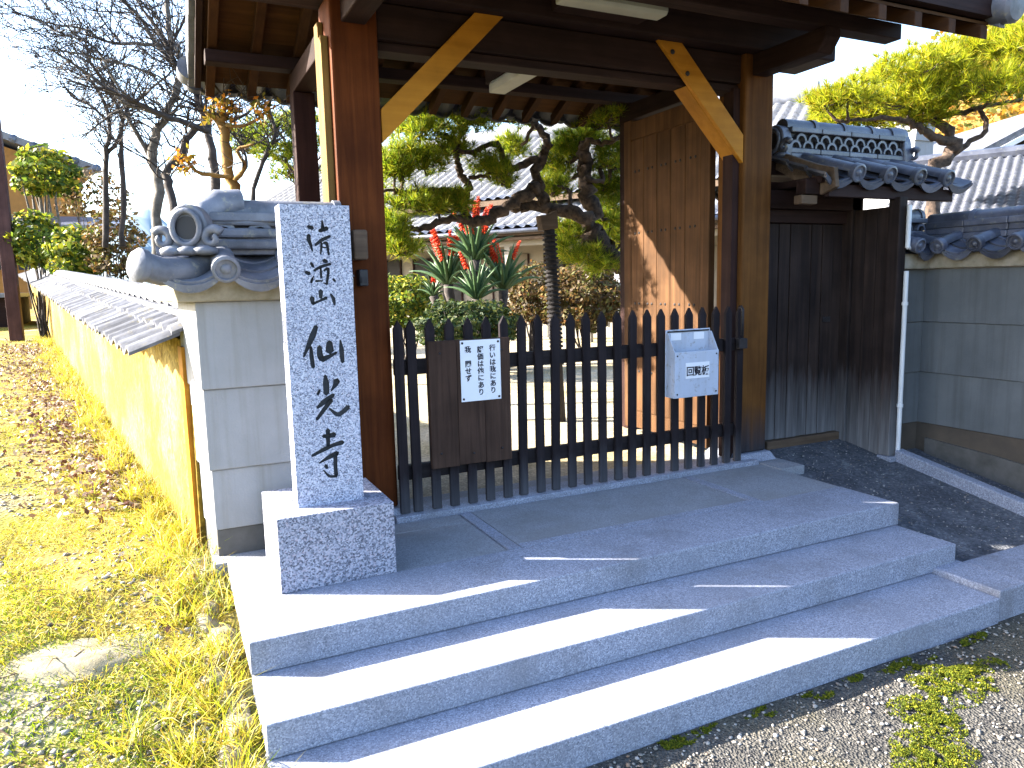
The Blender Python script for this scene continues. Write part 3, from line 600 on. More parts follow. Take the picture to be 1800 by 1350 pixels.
# lamps
l1 = thing('strip_lamp', (2.25, 0.95, 2.82), 'boxy pale strip lamp under the front beam of the gate', 'lamp')
MB().prism([(1.90, 0.885, 2.845), (1.90, 0.90, 2.825), (1.90, 1.0, 2.825), (1.90, 1.0, 2.93), (1.90, 0.885, 2.93)], (0.69, 0, 0)).build('diffuser', 'lamp_plastic', l1, bevel=0.012)
MB().box(1.95, 2.54, 1.003, 1.129, 2.84, 2.91).build('bracket', 'wood_dark_x', l1)
l2 = thing('strip_lamp', (2.01, 1.7, 2.6), 'boxy pale strip lamp hanging lengthwise beneath the rear slope of the gate roof', 'lamp')
MB().prism([(1.945, 1.42, 2.60), (2.065, 1.42, 2.60), (2.065, 1.42, 2.655), (2.04, 1.42, 2.682), (1.97, 1.42, 2.682), (1.945, 1.42, 2.655)], (0, 0.60, 0)).build('diffuser', 'lamp_plastic', l2, bevel=0.008)
MB().box(1.985, 2.035, 1.46, 1.98, 2.6805, 2.686).build('mount', 'iron', l2)

# ------------------------------------------------------------------ picket barrier across the opening
fn = thing('picket_fence', (2.1, 1.16, 0.03), 'low black picket barrier closing the gate opening', 'fence')
FY = 1.135
q = None; px = [0.968, 1.0425]+[1.0425+0.1131*i for i in range(1, 20)]+[3.30, 3.405]
for i, x in enumerate(px):
    if q is None: q = MB().prism([(x-0.027, FY, 0.032), (x+0.027, FY, 0.032), (x+0.027, FY, 1.075), (x, FY, 1.125), (x-0.027, FY, 1.075)], (0, 0.026, 0)).build('picket', 'wood_fence', fn, bevel=0.003); c0 = ORG[q.name].copy()
    else:
        c = dup(q, c0+Vector((x-px[0], random.uniform(-0.003, 0.003), 0))); c.rotation_euler = (0, R(random.uniform(-0.5, 0.5)), 0)
for z in (0.215, 0.815): MB().box(0.95, 3.43, FY+0.029, FY+0.075, z, z+0.085).build('rail', 'wood_fence_x', fn, bevel=0.004)
MB().box(3.36, 3.43, 1.095, 1.132, 0.83, 0.90).build('latch', 'iron', fn, bevel=0.004)
MB().tube([(3.385, 1.10, 0.92), (3.385, 1.10, 1.10), (3.385, 1.12, 1.12)], 0.010, 8).build('bolt', 'iron', fn, smooth=True)
# text helper
def lettering(text, size, right, upv, origin, depth, mat, parent, spacing=1.0, vertical=False, shear=0.0, name='lettering', fat=0.0):
    V = []; F = []; rv = Vector(right); uv = Vector(upv); o3 = Vector(origin); nrm = rv.cross(uv)
    for i, ch in enumerate(text):
        if ch == ' ': continue
        cu = bpy.data.curves.new('glyph', 'FONT'); cu.body = ch; cu.size = size; cu.offset = fat; cu.shear = shear; cu.align_x = 'CENTER'; cu.extrude = depth/2; cu.resolution_u = 3
        ob = bpy.data.objects.new('glyph', cu); col.objects.link(ob); d = bpy.context.evaluated_depsgraph_get()
        me = bpy.data.meshes.new_from_object(ob.evaluated_get(d)); n0 = len(V)
        off = o3+(-uv*(i*size*spacing) if vertical else rv*(i*size*spacing))
        for v in me.vertices: V.append(tuple(off+rv*v.co.x+uv*v.co.y+nrm*v.co.z))
        for p in me.polygons: F.append(tuple(n0+j for j in p.vertices))
        bpy.data.objects.remove(ob); bpy.data.curves.remove(cu); bpy.data.meshes.remove(me)
    mb = MB(); mb.v = V; mb.f = F; return mb.build(name, mat, parent)
nb = thing('notice_board', (1.37, 1.11, 0.27), 'dark brown plank board hung on the pickets behind the white notice', 'board')
for i in range(3):
    a = 1.125+i*0.167; MB().box(a, a+0.1655, 1.102, 1.132, 0.275+0.004*(i % 2), 1.0).build('plank', 'wood_notice', nb, bevel=0.003)
for x, z in ((1.19, 0.93), (1.57, 0.93), (1.18, 0.36), (1.38, 0.34), (1.56, 0.35)): MB().lathe((x, 1.1, z), (0, -1, 0), [(0.007, -0.004), (0.006, 0.004), (0.002, 0.006)], 7).build('nail_head', 'iron', nb)
nt_ = thing('paper_notice', (1.435, 1.097, 0.65), 'white notice with three vertical lines of handwriting pinned to the brown board', 'notice')
MB().box(1.312, 1.560, 1.0965, 1.1005, 0.645, 0.995).build('sheet', 'paper', nt_)
for x in (1.325, 1.547):
    for z in (0.66, 0.98): MB().lathe((x, 1.0965, z), (0, -1, 0), [(0.007, -0.002), (0.007, 0.002), (0.003, 0.005)], 8).build('pin', 'iron', nt_)
for x, s_, z in ((1.510, '行いは我にあり', 0.930), (1.434, '評価は他にあり', 0.925), (1.358, '我 関せず', 0.928)):
    lettering(s_, 0.040, (1, 0, 0), (0, 0, 1), (x, 1.0955, z), 0.001, 'ink', nt_, 1.02, True, fat=0.001, name='handwriting')
mbx = thing('letter_box', (2.94, 1.05, 0.54), 'pale blue metal letter box with open flap and paper label hung on the pickets', 'box')
bx0, bx1 = 2.765, 3.125; by0, by1 = 1.035, 1.128
MB().box(bx0, bx1, by0, by0+0.006, 0.545, 0.845).build('front_panel', 'white_metal', mbx, bevel=0.002)
for x in (bx0, bx1-0.006): MB().prism([(x, by0+0.006, 0.545), (x, by1, 0.545), (x, by1, 0.965), (x, by1-0.02, 0.965), (x, by0+0.006, 0.845)], (0.006, 0, 0)).build('side_panel', 'white_metal', mbx)
MB().box(bx0+0.006, bx1-0.006, by0+0.006, by1, 0.545, 0.552).build('bottom_panel', 'white_metal', mbx)
MB().box(bx0-0.004, bx1+0.004, by1, by1+0.005, 0.547, 0.985).build('back_panel', 'white_metal', mbx, bevel=0.002)
MB().box(2.852, 3.045, by0-0.003, by0-0.0005, 0.668, 0.772).build('label_plate', 'paper', mbx)
lettering('回覧板', 0.066, (1, 0, 0), (0, 0, 1), (2.886, by0-0.0045, 0.692), 0.001, 'ink', mbx, 0.94, fat=0.0012)
for a in (2.785, 3.105):
    for z in (0.57, 0.82): MB().lathe((a, by0-0.0002, z), (0, -1, 0), [(0.006, -0.001), (0.006, 0.002), (0.002, 0.003)], 8).build('screw', 'iron', mbx)
MB().tube([(bx0+0.01, by1-0.004, 0.972), (bx1-0.01, by1-0.004, 0.972)], 0.005, 6).build('hinge', 'iron', mbx)
for a in (2.80, 2.99): MB().box(a, a+0.085, by1-0.003, by1-0.0005, 0.915, 0.962).build('sticker', 'paper', mbx)
# ------------------------------------------------------------------ side door with tiled roof, right of the gate
sg = thing('side_door', (4.2, 1.36, 0.0), 'dark plank side door under a small tiled roof beside the gate', 'door')
n = 8; x0, x1 = 3.74, 4.62
for i in range(n):
    a = x0+(x1-x0)*i/n; b = x0+(x1-x0)*(i+1)/n; d = 0.004*((i*5) % 3)
    MB().box(a+0.003, b-0.003, 1.352+d, 1.38+d, 0.085, 1.70).build('plank', 'wood_side', sg, bevel=0.003)
MB().box(3.72, 4.63, 1.385, 1.42, -0.02, 2.0).build('backing', 'wood_dark', sg)
MB().box(3.86, 4.62, 1.325, 1.40, -0.03, 0.08).build('sill', 'wood_pale', sg, bevel=0.004)
MB().box(3.72, 4.72, 1.325, 1.45, 1.705, 1.80).build('header', 'wood_dark_x', sg, bevel=0.006)
MB().box(3.722, 4.74, 1.28, 1.45, 1.80, 1.93).build('header', 'wood_dark_x', sg, bevel=0.006)
MB().box(4.62, 4.72, 1.28, 1.43, -0.05, 1.93).build('post', 'wood_side', sg, bevel=0.006)
MB().box(4.42, 4.50, 1.345, 1.352, 0.96, 1.0).build('pull', 'iron', sg)
m = 3
for i in range(m):
    a = 0.97+i*0.103; MB().box(4.64, 4.668, a+0.002, a+0.101, -0.06, 1.80).build('plank', 'wood_side', sg, bevel=0.003)
MB().box(4.615, 4.70, 0.875, 0.965, -0.03, 1.86).build('post', 'wood_side', sg, bevel=0.006)
MB().box(4.60, 4.705, 0.845, 0.965, -0.16, -0.032).build('base_stone', 'granite_step', sg, bevel=0.006)
for yy, zz in ((0.97, 1.865), (1.38, 2.05)): MB().box(3.80, 5.22, yy, yy+0.09, zz, zz+0.10).build('purlin', 'wood_dark_x', sg, bevel=0.006)
MB().box(3.95, 5.24, 0.91, 0.955, 1.845, 1.93).build('eave_board', 'wood_dark_x', sg, bevel=0.004)
for x in (3.90, 4.30, 4.70, 5.10): MB().box(x, x+0.06, 0.93, 1.75, 1.94, 1.985).build('rafter', 'wood_dark_y', sg)
MB().prism([(3.93, 0.90, 1.975), (3.93, 1.42, 2.15), (3.93, 1.94, 1.975), (3.93, 1.42, 2.06)], (1.36, 0, 0)).build('roof_bed', 'wood_dark_x', sg)
XS = [4.16+0.313*i for i in range(4)]
eave_tiles(sg, XS, 0.87, 1.985, 1.42, 2.17, 'kawara', 0.056, (True, True))
eave_tiles(sg, XS, 1.97, 1.985, 1.42, 2.17, 'kawara', 0.056, (True, True))
zt = ridge_stack(sg, 4.02, 5.24, 1.42, 2.165, 'kawara', 2, 0.10, 0.038, 0.06, 0.078, 0.30)
oni_tile(sg, (5.28, 1.42, 2.17), (1, 0, 0), 0.26, 0.27)
MB().lathe((5.25, 1.42, 2.40), (1, 0, 0), [(0.072, -0.12), (0.078, 0.0), (0.07, 0.06), (0.03, 0.075)], 16).build('round_end_tile', 'kawara', sg, smooth='auto')
oni_tile(sg, (3.98, 1.42, 2.17), (-1, 0, 0), 0.26, 0.24)
bb = [(0.84, 1.90), (0.86, 2.03), (1.0, 2.07), (1.18, 2.14), (1.42, 2.24), (1.42, 2.10), (1.22, 2.0), (1.08, 1.90), (0.96, 1.86)]
MB().prism([(3.93, a, b) for a, b in bb], (0.04, 0, 0)).build('bargeboard', 'wood_pale', sg, bevel=0.006)
MB().prism([(3.93, 2.84-a, b) for a, b in bb], (0.04, 0, 0)).build('bargeboard', 'wood_pale', sg, bevel=0.006)
MB().box(3.78, 3.93, 0.985, 1.06, 1.80, 1.862).build('purlin_end', 'wood_pale', sg, bevel=0.01)
dp = thing('downpipe', (4.655, 0.85, 0.0), 'thin white downpipe running down the corner post by the grey wall', 'pipe')
MB().tube([(4.69, 0.855, -0.02), (4.69, 0.855, 1.335)], 0.017, 10).build('pipe', 'pipe_white', dp, smooth='auto')
MB().tube([(4.69, 0.855, 1.50), (4.69, 0.855, 1.80)], 0.017, 10).build('pipe', 'pipe_white', dp, smooth='auto')
MB().tube([(4.69, 0.855, 1.505), (4.74, 0.86, 1.495)], 0.015, 8).build('elbow', 'pipe_white', dp, smooth='auto')
for z in (0.35, 1.1): MB().lathe((4.69, 0.855, z), (0, 0, 1), [(0.022, -0.012), (0.022, 0.012)], 10).build('clip', 'pipe_white', dp)

# ------------------------------------------------------------------ grey boundary wall, turning towards the street
gw = thing('boundary_wall', (5.2, 0.5, 0.0), 'shaded grey rendered wall with tiled cap right of the side door', 'wall')
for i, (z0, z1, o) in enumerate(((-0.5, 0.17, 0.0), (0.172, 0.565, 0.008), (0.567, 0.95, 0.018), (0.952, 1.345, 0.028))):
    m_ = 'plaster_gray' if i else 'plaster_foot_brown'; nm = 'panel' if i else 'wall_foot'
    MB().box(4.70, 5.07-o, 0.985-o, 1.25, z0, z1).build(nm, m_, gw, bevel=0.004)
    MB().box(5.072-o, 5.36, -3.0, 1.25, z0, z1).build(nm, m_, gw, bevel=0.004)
MB().prism([(5.05, 0.9, -0.5), (5.05, -2.9, -0.5), (5.05, -2.9, -0.16), (5.05, -0.3, -0.06), (5.05, 0.35, 0.02), (5.05, 0.9, 0.06)], (0.018, 0, 0)).build('damp_plinth', 'plaster_foot', gw)
MB().box(4.68, 5.02, 0.90, 1.31, 1.347, 1.46).build('cornice', 'cornice_stone', gw, bevel=0.012)
MB().box(5.0, 5.42, -3.0, 1.31, 1.348, 1.458).build('cornice', 'cornice_stone', gw, bevel=0.012)
MB().prism([(4.70, 0.88, 1.46), (4.70, 1.34, 1.46), (4.70, 1.11, 1.56)], (0.5, 0, 0)).build('roof_bed', 'kawara', gw)
eave_tiles(gw, [4.765, 5.0], 0.83, 1.495, 1.11, 1.58, 'kawara', 0.05, (False, False))
zt = ridge_stack(gw, 4.72, 5.12, 1.10, 1.56, 'kawara', 1, 0.09, 0.036, 0.058, 0.075, 0.2)
# local frame of the cap: x runs towards the street (-y in the place), front eave towards the ramp
capB = MB().prism([(-2.1, -0.23, 0.0), (-2.1, 0.23, 0.0), (-2.1, 0, 0.1)], (4.1, 0, 0)).build('wall_cap', 'kawara', gw, center=False)
capB.location = Vector((5.21, -1.0, 1.46))-ORG[gw.name]; capB.rotation_euler = (0, 0, R(-90)); ORG[capB.name] = Vector((0, 0, 0))
eave_tiles(capB, [-2.05+0.27*i for i in range(15)], -0.29, 0.03, 0, 0.115, 'kawara', 0.05, (False, True))
ridge_stack(capB, -2.05, 2.0, 0.0, 0.095, 'kawara', 0, 0.09, 0.045, 0.06, 0.075, 0.34)

# ------------------------------------------------------------------ earth wall with tiled cap along the verge
LW = 22.0
wa = math.atan2(WD.y, WD.x)
p0 = Vector((wall_x(1.3)+0.0, 1.3, verge_h(-0.3, 1.3)))
lw = thing('earth_wall', p0, 'long low ochre earth wall with tiled cap running back along the grass', 'wall', rotz=wa)
# local: x along wall (away), outer face at y=0 (left is +y), climbs with the ground
SL = 0.04
def lz(x): return SL*x
seg = 4
for i in range(seg):
    a = LW*i/seg; b = LW*(i+1)/seg
    MB().add([(a,0.02,lz(a)-0.3),(b,0.02,lz(b)-0.3),(b,-0.28,lz(b)-0.3),(a,-0.28,lz(a)-0.3),(a,-0.0,lz(a)+1.10),(b,-0.0,lz(b)+1.10),(b,-0.26,lz(b)+1.10),(a,-0.26,lz(a)+1.10)],
             [(0,1,2,3),(4,7,6,5),(0,4,5,1),(1,5,6,2),(2,6,7,3),(3,7,4,0)]).build('wall_panel', 'earth_wall', lw)
MB().box(0.03, 0.12, -0.02, 0.03, -0.2, 1.08).build('wall_post', 'wood_new', lw)
pt = {}
pw = 0.258; top = [(-pw/2+pw*j/8, 0.026*math.sin(j/8*2*math.pi)+0.003*j) for j in range(9)]; sec = top+[(u_, v_-0.017) for u_, v_ in top[::-1]]
for i in range(int(LW/0.25)):
    a = 0.02+i*0.25
    for key, y0, z0, dy in (('f1', 0.27, 1.070, -0.24), ('f2', 0.07, 1.160, -0.22), ('b1', -0.55, 1.07, 0.42)):
        dz = 0.155*abs(dy)/0.42
        if key not in pt:
            o = MB().prism([(a+pw/2+u_, y0, lz(a)+z0+v_) for u_, v_ in sec], (0, dy, dz)).build('pan_tile', 'kawara_mid', lw, smooth='auto'); pt[key] = (o, ORG[o.name].copy(), a)
        else:
            s_, c_, a0 = pt[key]; o = dup(s_, c_+Vector((a-a0+random.uniform(-.004, .004), random.uniform(-.008, .008), lz(a)-lz(a0)+random.uniform(-0.006, 0.006)))); o.rotation_euler = (R(random.uniform(-1.5, 1.5)), -math.atan(SL)+R(random.uniform(-1.2, 1.2)), R(random.uniform(-1.5, 1.5)))
rtile = None
for i in range(int(LW/0.27)):
    a = 0.02+i*0.27
    if rtile is None:
        sec = [(c, d) for c, d in arc(0, 0, 0.078, 185, -5, 8)]
        rtile = MB().prism([(a, -0.14+c, lz(a)+1.25+d) for c, d in sec], (0.245, 0, 0.030)).build('ridge_tile', 'kawara_mid', lw, smooth='auto'); rc_ = ORG[rtile.name].copy(); a0 = a
        rl = MB().box(a, a+0.262, -0.25, -0.03, lz(a)+1.215, lz(a)+1.25).build('ridge_course_tile', 'kawara_mid', lw, bevel=0.005); rlc = ORG[rl.name].copy()
    else:
        d_ = Vector((a-a0, 0, lz(a)-lz(a0)))
        o = dup(rtile, rc_+d_); o.rotation_euler = (R(random.uniform(-3, 3)), 0, 0); o = dup(rl, rlc+d_); o.rotation_euler = (0, -math.atan(SL), 0)
# ------------------------------------------------------------------ plants
def smooth_path(P, R_, n=4, jit=0.0):
    out = []; rr = []
    m = len(P)
    for i in range(m-1):
        p0 = P[max(i-1, 0)]; p1 = P[i]; p2 = P[i+1]; p3 = P[min(i+2, m-1)]
        for j in range(n):
            t = j/n; t2 = t*t; t3 = t2*t
            q = 0.5*((2*p1)+(-p0+p2)*t+(2*p0-5*p1+4*p2-p3)*t2+(-p0+3*p1-3*p2+p3)*t3)
            r_ = R_[i]*(1-t)+R_[i+1]*t
            out.append(q+Vector((random.gauss(0, 1), random.gauss(0, 1), random.gauss(0, 1)))*jit*r_); rr.append(r_*(1+random.uniform(-.12, .12)))
    out.append(P[-1]); rr.append(R_[-1]); return out, rr
def limb(mb, pix, D, w, seg=7, n=4, jit=0.25):
    """limb through image bearings; D one depth or (start, end); w widths in source pixels"""
    m = len(pix); Ds = [D]*m if not hasattr(D, '__len__') else [D[0]+(D[1]-D[0])*i/(m-1) for i in range(m)]
    P = [ad(u, v, d) for (u, v), d in zip(pix, Ds)]; R_ = [(w[0]+(w[1]-w[0])*i/(m-1))*0.5*d/FPX for i, d in enumerate(Ds)]
    a, b = smooth_path(P, R_, n, jit); mb.tube(a, b, seg); return a, b
def needles_mesh(C, Dr, k, L, w, spread=0.75):
    n = len(C); C = np.repeat(C, k, 0); Dr = np.repeat(Dr, k, 0)
    d = Dr+rng.normal(0, spread, (n*k, 3)); d /= np.linalg.norm(d, axis=1, keepdims=True)
    s = np.cross(d, rng.normal(0, 1, (n*k, 3))); s /= np.linalg.norm(s, axis=1, keepdims=True)
    ln = L*rng.uniform(0.6, 1.15, (n*k, 1)); V = np.empty((n*k, 3, 3)); V[:, 0] = C-s*w/2; V[:, 1] = C+s*w/2; V[:, 2] = C+d*ln
    return V.reshape(-1, 3), np.arange(n*k*3).reshape(-1, 3)
def pad_points(c, rx, ry, rz, n):
    a = rng.uniform(0, 2*math.pi, n); r_ = np.sqrt(rng.uniform(0, 1, n)); z = (rng.uniform(-0.15, 1, n))*np.sqrt(np.clip(1-r_**2, 0, 1))+rng.normal(0, 0.12, n)
    lump = 1+0.18*np.sin(a*3+rng.uniform(0, 6))+0.1*np.sin(a*7+rng.uniform(0, 6))
    x = r_*np.cos(a)*rx*lump; y = r_*np.sin(a)*ry*lump
    h = np.stack([x*r0.x-y*r0.y, x*r0.y+y*r0.x, z*rz], 1)
    P = np.array(c)+h; nrm = np.stack([h[:, 0]/rx*0.5, h[:, 1]/ry*0.5, 0.55+0.4*z], 1); return P, nrm
def pine(name, label, base, limbs, pads, D, mat='needles', k=16, L=0.11, w=0.0075, dens=1.0, group=None):
    t = thing(name, base, label, 'tree', group); mb = MB(); nodesP = []
    for pix, dd, ww in limbs: a, b = limb(mb, pix, dd, ww, 10, 6, 0.30); nodesP += a
    Vs = []; Fs = []; off = 0
    for (u, v, ru, rv, *dz) in pads:
        d = D+(dz[0] if dz else random.uniform(-0.5, 0.5)); c = ad(u, v+rv*0.45, d); sx = ru*d/FPX; sz = rv*1.5*d/FPX; sy = max(0.25, sx*0.75)
        nn = int(dens*(60+330*sx*sy/0.35)); nn = min(nn, 900)
        P, nr = pad_points(c, sx, sy, sz, nn); P = P+rng.normal(0, 0.035, P.shape); V, F = needles_mesh(P, nr*1.1, k, L, w, 0.6); Vs.append(V); Fs.append(F+off); off += len(V)
        near = min(nodesP, key=lambda q: (q-c).length); m_ = near.lerp(c, 0.5)+Vector((0, 0, -0.06))
        a, b = smooth_path([near, m_, c], [0.022, 0.016, 0.009], 4, 0.4); mb.tube(a, b, 5)
        for i in range(int(7+12*sx)):
            q = Vector(P[rng.integers(len(P))]); mid = c.lerp(q, 0.55)+Vector((0, 0, -0.03)); mb.tube([c.lerp(q, 0.05), mid, q], [0.009, 0.006, 0.003], 4, False)
    mb.build('trunk', 'bark_pine', t, smooth=True)
    fast('crown', np.concatenate(Vs), np.concatenate(Fs), mat, t); return t
def ZP(L): return [(660+a/3.913, 180+b/3.913) for a, b in L]
DP = 6.9
limbs = [
 (ZP([(1790,1290),(1740,1190),(1600,1010),(1490,850),(1455,600),(1440,420),(1425,300)]), (7.3, 6.9), (40, 21)),
 (ZP([(1480,800),(1250,745),(1090,715),(950,725)]), 6.85, (25, 18)),
 (ZP([(1150,690),(1130,600),(1105,480),(1150,370),(1185,285),(1130,180),(1075,120),(1060,40)]), 6.8, (21, 10)),
 (ZP([(1100,590),(960,690),(800,790),(660,820),(500,805),(340,860),(250,870),(120,840)]), (6.8, 6.3), (23, 7)),
 (ZP([(640,820),(590,700),(640,590),(590,500),(560,390),(560,300),(490,220)]), 6.6, (17, 8)),
 (ZP([(1100,390),(950,455),(860,340),(820,280),(650,345),(540,320),(330,300)]), (6.8, 6.4), (14, 5)),
 (ZP([(610,620),(480,600),(330,605),(50,610)]), (6.6, 6.2), (11, 5)),
 (ZP([(640,520),(760,500),(880,470)]), 6.6, (8, 4)),
 (ZP([(1420,310),(1480,265),(1600,275),(1780,200)]), (6.9, 6.6), (12, 7)),
 (ZP([(1340,720),(1340,620),(1300,590),(1220,570)]), 6.9, (8, 4)),
 (ZP([(1440,520),(1560,540),(1560,440),(1760,470)]), (6.9, 7.1), (10, 5)),
]
pads = [(*ZP([(a, b)])[0], ru*1.15/3.913, rv*1.15/3.913, dz) for a, b, ru, rv, dz in [
 (420,130,190,85,-.4),(620,110,200,70,-.3),(800,90,150,60,.0),(300,190,140,80,-.5),(180,380,160,80,-.6),(330,400,150,70,-.5),(130,470,110,55,-.6),(560,300,90,40,-.3),
 (240,690,200,55,-.5),(420,700,140,45,-.4),(120,930,80,55,-.6),(110,830,80,35,-.6),(560,690,60,30,-.3),(180,1010,80,40,-.5),
 (940,310,70,35,.4),(780,430,110,35,-.2),(880,530,45,28,-.2),(1070,90,90,35,0),
 (1440,235,110,35,.2),(1270,360,110,60,.3),(1330,300,90,40,.3),(1640,320,130,55,.2),(1620,420,130,40,.2),(1220,600,80,35,.2),(1250,480,100,40,.4),
 (1600,110,150,55,-.3),(1660,560,110,50,.5),(1560,590,90,35,.5),(1650,720,110,70,.6),(1620,830,110,60,.6),(1320,880,80,45,.4),(1310,1000,90,50,.4),(1440,1060,100,45,.3),(1560,1110,90,40,.3),(1700,920,70,50,.5)]]
pine('pine_tree', 'gnarled garden pine with horizontal trunk seen through the gate opening', ad(1118, 700, 7.3), limbs, pads, DP, k=24, L=0.115, w=0.0065, dens=0.95)
# prop under the long limb
pr = thing('pine_prop', az(985, 745, 0.0), 'dark rope-bound prop post holding up the long pine limb', 'post')
b_ = az(986, 747, -0.05); t_ = ad(965, 398, 6.55); t_.x, t_.y = t_.x, t_.y
MB().tube([b_, b_.lerp(t_, .5), t_], [0.052, 0.05, 0.05], 12).build('pole', 'rope', pr, smooth=True)
q = None
for i in range(30):
    c = b_.lerp(t_, 0.33+0.65*i/30)
    if q is None: q = MB().tube([c+Vector((0.056*math.cos(a), 0.056*math.sin(a), 0)) for a in np.linspace(0, 2*math.pi, 13)], 0.012, 6, False).build('rope_turn', 'rope', pr, smooth=True)
    else: dup(q, c)
MB().prism([t_+Vector((-0.09, -0.05, -0.04)), t_+Vector((0.07, -0.05, -0.02)), t_+Vector((0.06, -0.05, 0.14)), t_+Vector((-0.02, -0.05, 0.10)), t_+Vector((-0.11, -0.05, 0.09))], (0, 0.1, 0)).build('saddle', 'wood_pale', pr, bevel=0.01)
# left pine and right pine
pine('pine_tree', 'small shaped pine above the wall cap between bare trees and gate post', ad(520, 470, 9),
     [([(535,470),(525,400),(540,330),(505,290),(470,270),(430,262)], 9, (14, 6)), ([(530,340),(548,300),(530,250),(545,210)], 9, (9, 4)), ([(505,290),(500,250),(485,225)], 9, (7, 3))],
     [(480,228,55,16),(530,212,45,16),(445,255,35,11),(500,270,45,10),(540,255,35,12),(515,305,40,9),(430,240,24,9)], 9, 'needles', 14, 0.11, 0.009, 0.9)
pine('pine_tree', 'broad golden-green pine spreading above the side door roof', ad(1642, 480, 7.6),
     [([(1645,560),(1640,420),(1643,300),(1680,255),(1650,205),(1680,165),(1740,140)], 7.6, (26, 12)), ([(1680,250),(1640,240),(1600,215),(1560,208),(1490,212)], (7.6, 7.3), (17, 5)),
      ([(1650,205),(1610,170),(1540,165)], 7.6, (11, 4)), ([(1650,205),(1720,190),(1790,175)], 7.6, (12, 5)), ([(1640,300),(1690,262),(1735,225),(1720,190)], 7.7, (12, 7))],
     [(1470,205,45,22),(1520,190,60,30),(1490,165,45,22),(1560,140,65,32),(1620,115,70,32),(1690,95,75,32),(1760,80,70,34),(1820,75,60,34),(1600,175,70,26),(1680,160,75,28),(1750,150,65,28),(1540,212,60,18),(1620,205,40,12),(1800,130,60,28),(1450,180,24,12),(1640,140,60,26)],
     7.6, 'needles_gold', 24, 0.125, 0.0075, 0.95)

def leaf_cloud(c, rx, ry, rz, n, size, shell=0.55):
    d = rng.normal(0, 1, (n, 3)); d /= np.linalg.norm(d, axis=1, keepdims=True); r_ = rng.uniform(shell, 1, (n, 1))**0.6
    lump = 1+0.16*np.sin(d[:, :1]*5+c[0])*np.sin(d[:, 1:2]*5+1)+0.1*np.sin(d[:, 2:3]*9)
    P = np.array(c)+d*r_*lump*np.array([rx, ry, rz]); return leaf_quads(P, size, d*0.8+np.array([0, 0, 0.5]))
def leaf_quads(P, size, bias=None, asp=0.5):
    n = len(P); nr = rng.normal(0, 0.7, (n, 3)); nr = nr if bias is None else nr+bias
    nr /= np.linalg.norm(nr, axis=1, keepdims=True); a = np.cross(nr, rng.normal(0, 1, (n, 3))); a /= np.linalg.norm(a, axis=1, keepdims=True); b = np.cross(nr, a)
    s = size*rng.uniform(0.6, 1.3, (n, 1)); V = np.stack([P-a*s, P+b*s*asp, P+a*s, P-b*s*asp], 1).reshape(-1, 3)
    return V, np.arange(n*4).reshape(-1, 4)
def shrub(name, label, u, v, D, ru, rv, mat, n=4500, size=0.035, cat='shrub', trunk=None, zbase=None, group=None):
    c = ad(u, v, D); rx = ru*D/FPX; rz = rv*D/FPX; zb = c.z-rz if zbase is None else zbase
    t = thing(name, (c.x, c.y, zb), label, cat, group); mb = MB()
    for i in range(9):
        q = c+Vector((random.uniform(-.6, .6)*rx, random.uniform(-.6, .6)*rx, random.uniform(-.3, .7)*rz)); s0 = Vector((c.x+random.uniform(-.08, .08), c.y+random.uniform(-.08, .08), zb))
        a, b = smooth_path([s0, s0.lerp(q, .5)+Vector((random.uniform(-.1, .1), random.uniform(-.1, .1), 0)), q], [0.02 if not trunk else trunk, 0.014 if not trunk else trunk*.6, 0.004], 4, 0.5); mb.tube(a, b, 5)
    mb.build('trunk', 'bark_gray' if trunk else 'bark_dark', t, smooth=True)
    V, F = leaf_cloud(c, rx, rx*0.9, rz, n, size); fast('crown', V, F, mat, t, 4); return t
shrub('azalea_bush', 'low clipped green bush behind the pickets beside the left gate post', 712, 535, 13, 62, 48, 'leaves_green', 5000, 0.045, zbase=-0.02)
shrub('azalea_bush', 'dark dense bush behind the notice board under the red flowers', 820, 572, 10.6, 100, 42, 'leaves_dark', 6500, 0.04, zbase=-0.02)
shrub('azalea_bush', 'brownish dome-shaped bush between the prop post and the door leaf', 1030, 525, 12.5, 75, 62, 'leaves_brown', 6500, 0.045, zbase=-0.02)
shrub('azalea_bush', 'reddish twiggy bush right of the spiky aloes', 935, 520, 12.8, 52, 55, 'leaves_brown', 3200, 0.04, zbase=-0.02)
shrub('azalea_bush', 'small yellow-leaved bush at the foot of the aloes', 868, 575, 11.4, 45, 26, 'leaves_autumn', 1800, 0.04, zbase=-0.02)
shrub('broadleaf_tree', 'yellow-green broadleaf tree with pale trunk left of the orange house wall', 78, 305, 15, 55, 42, 'leaves_green', 1500, 0.075, 'tree', 0.07, 0.5)
shrub('broadleaf_shrub', 'lower yellow-green shrub beneath the pale-trunked tree near the brown pole', 62, 425, 14, 45, 50, 'leaves_green', 1500, 0.07, zbase=0.4)
shrub('broadleaf_shrub', 'rounded yellow-green shrub directly above the far earth wall cap', 140, 445, 13, 52, 45, 'leaves_green', 1700, 0.065, zbase=0.4)
shrub('broadleaf_shrub', 'greyish thicket shrub behind the rounded one, left of the ornament tile', 205, 430, 12.5, 50, 60, 'leaves_brown', 1500, 0.05, zbase=0.3)
shrub('broadleaf_shrub', 'pale twiggy shrub in front of the orange house gable', 165, 345, 16, 62, 42, 'leaves_brown', 800, 0.06, zbase=0.5)

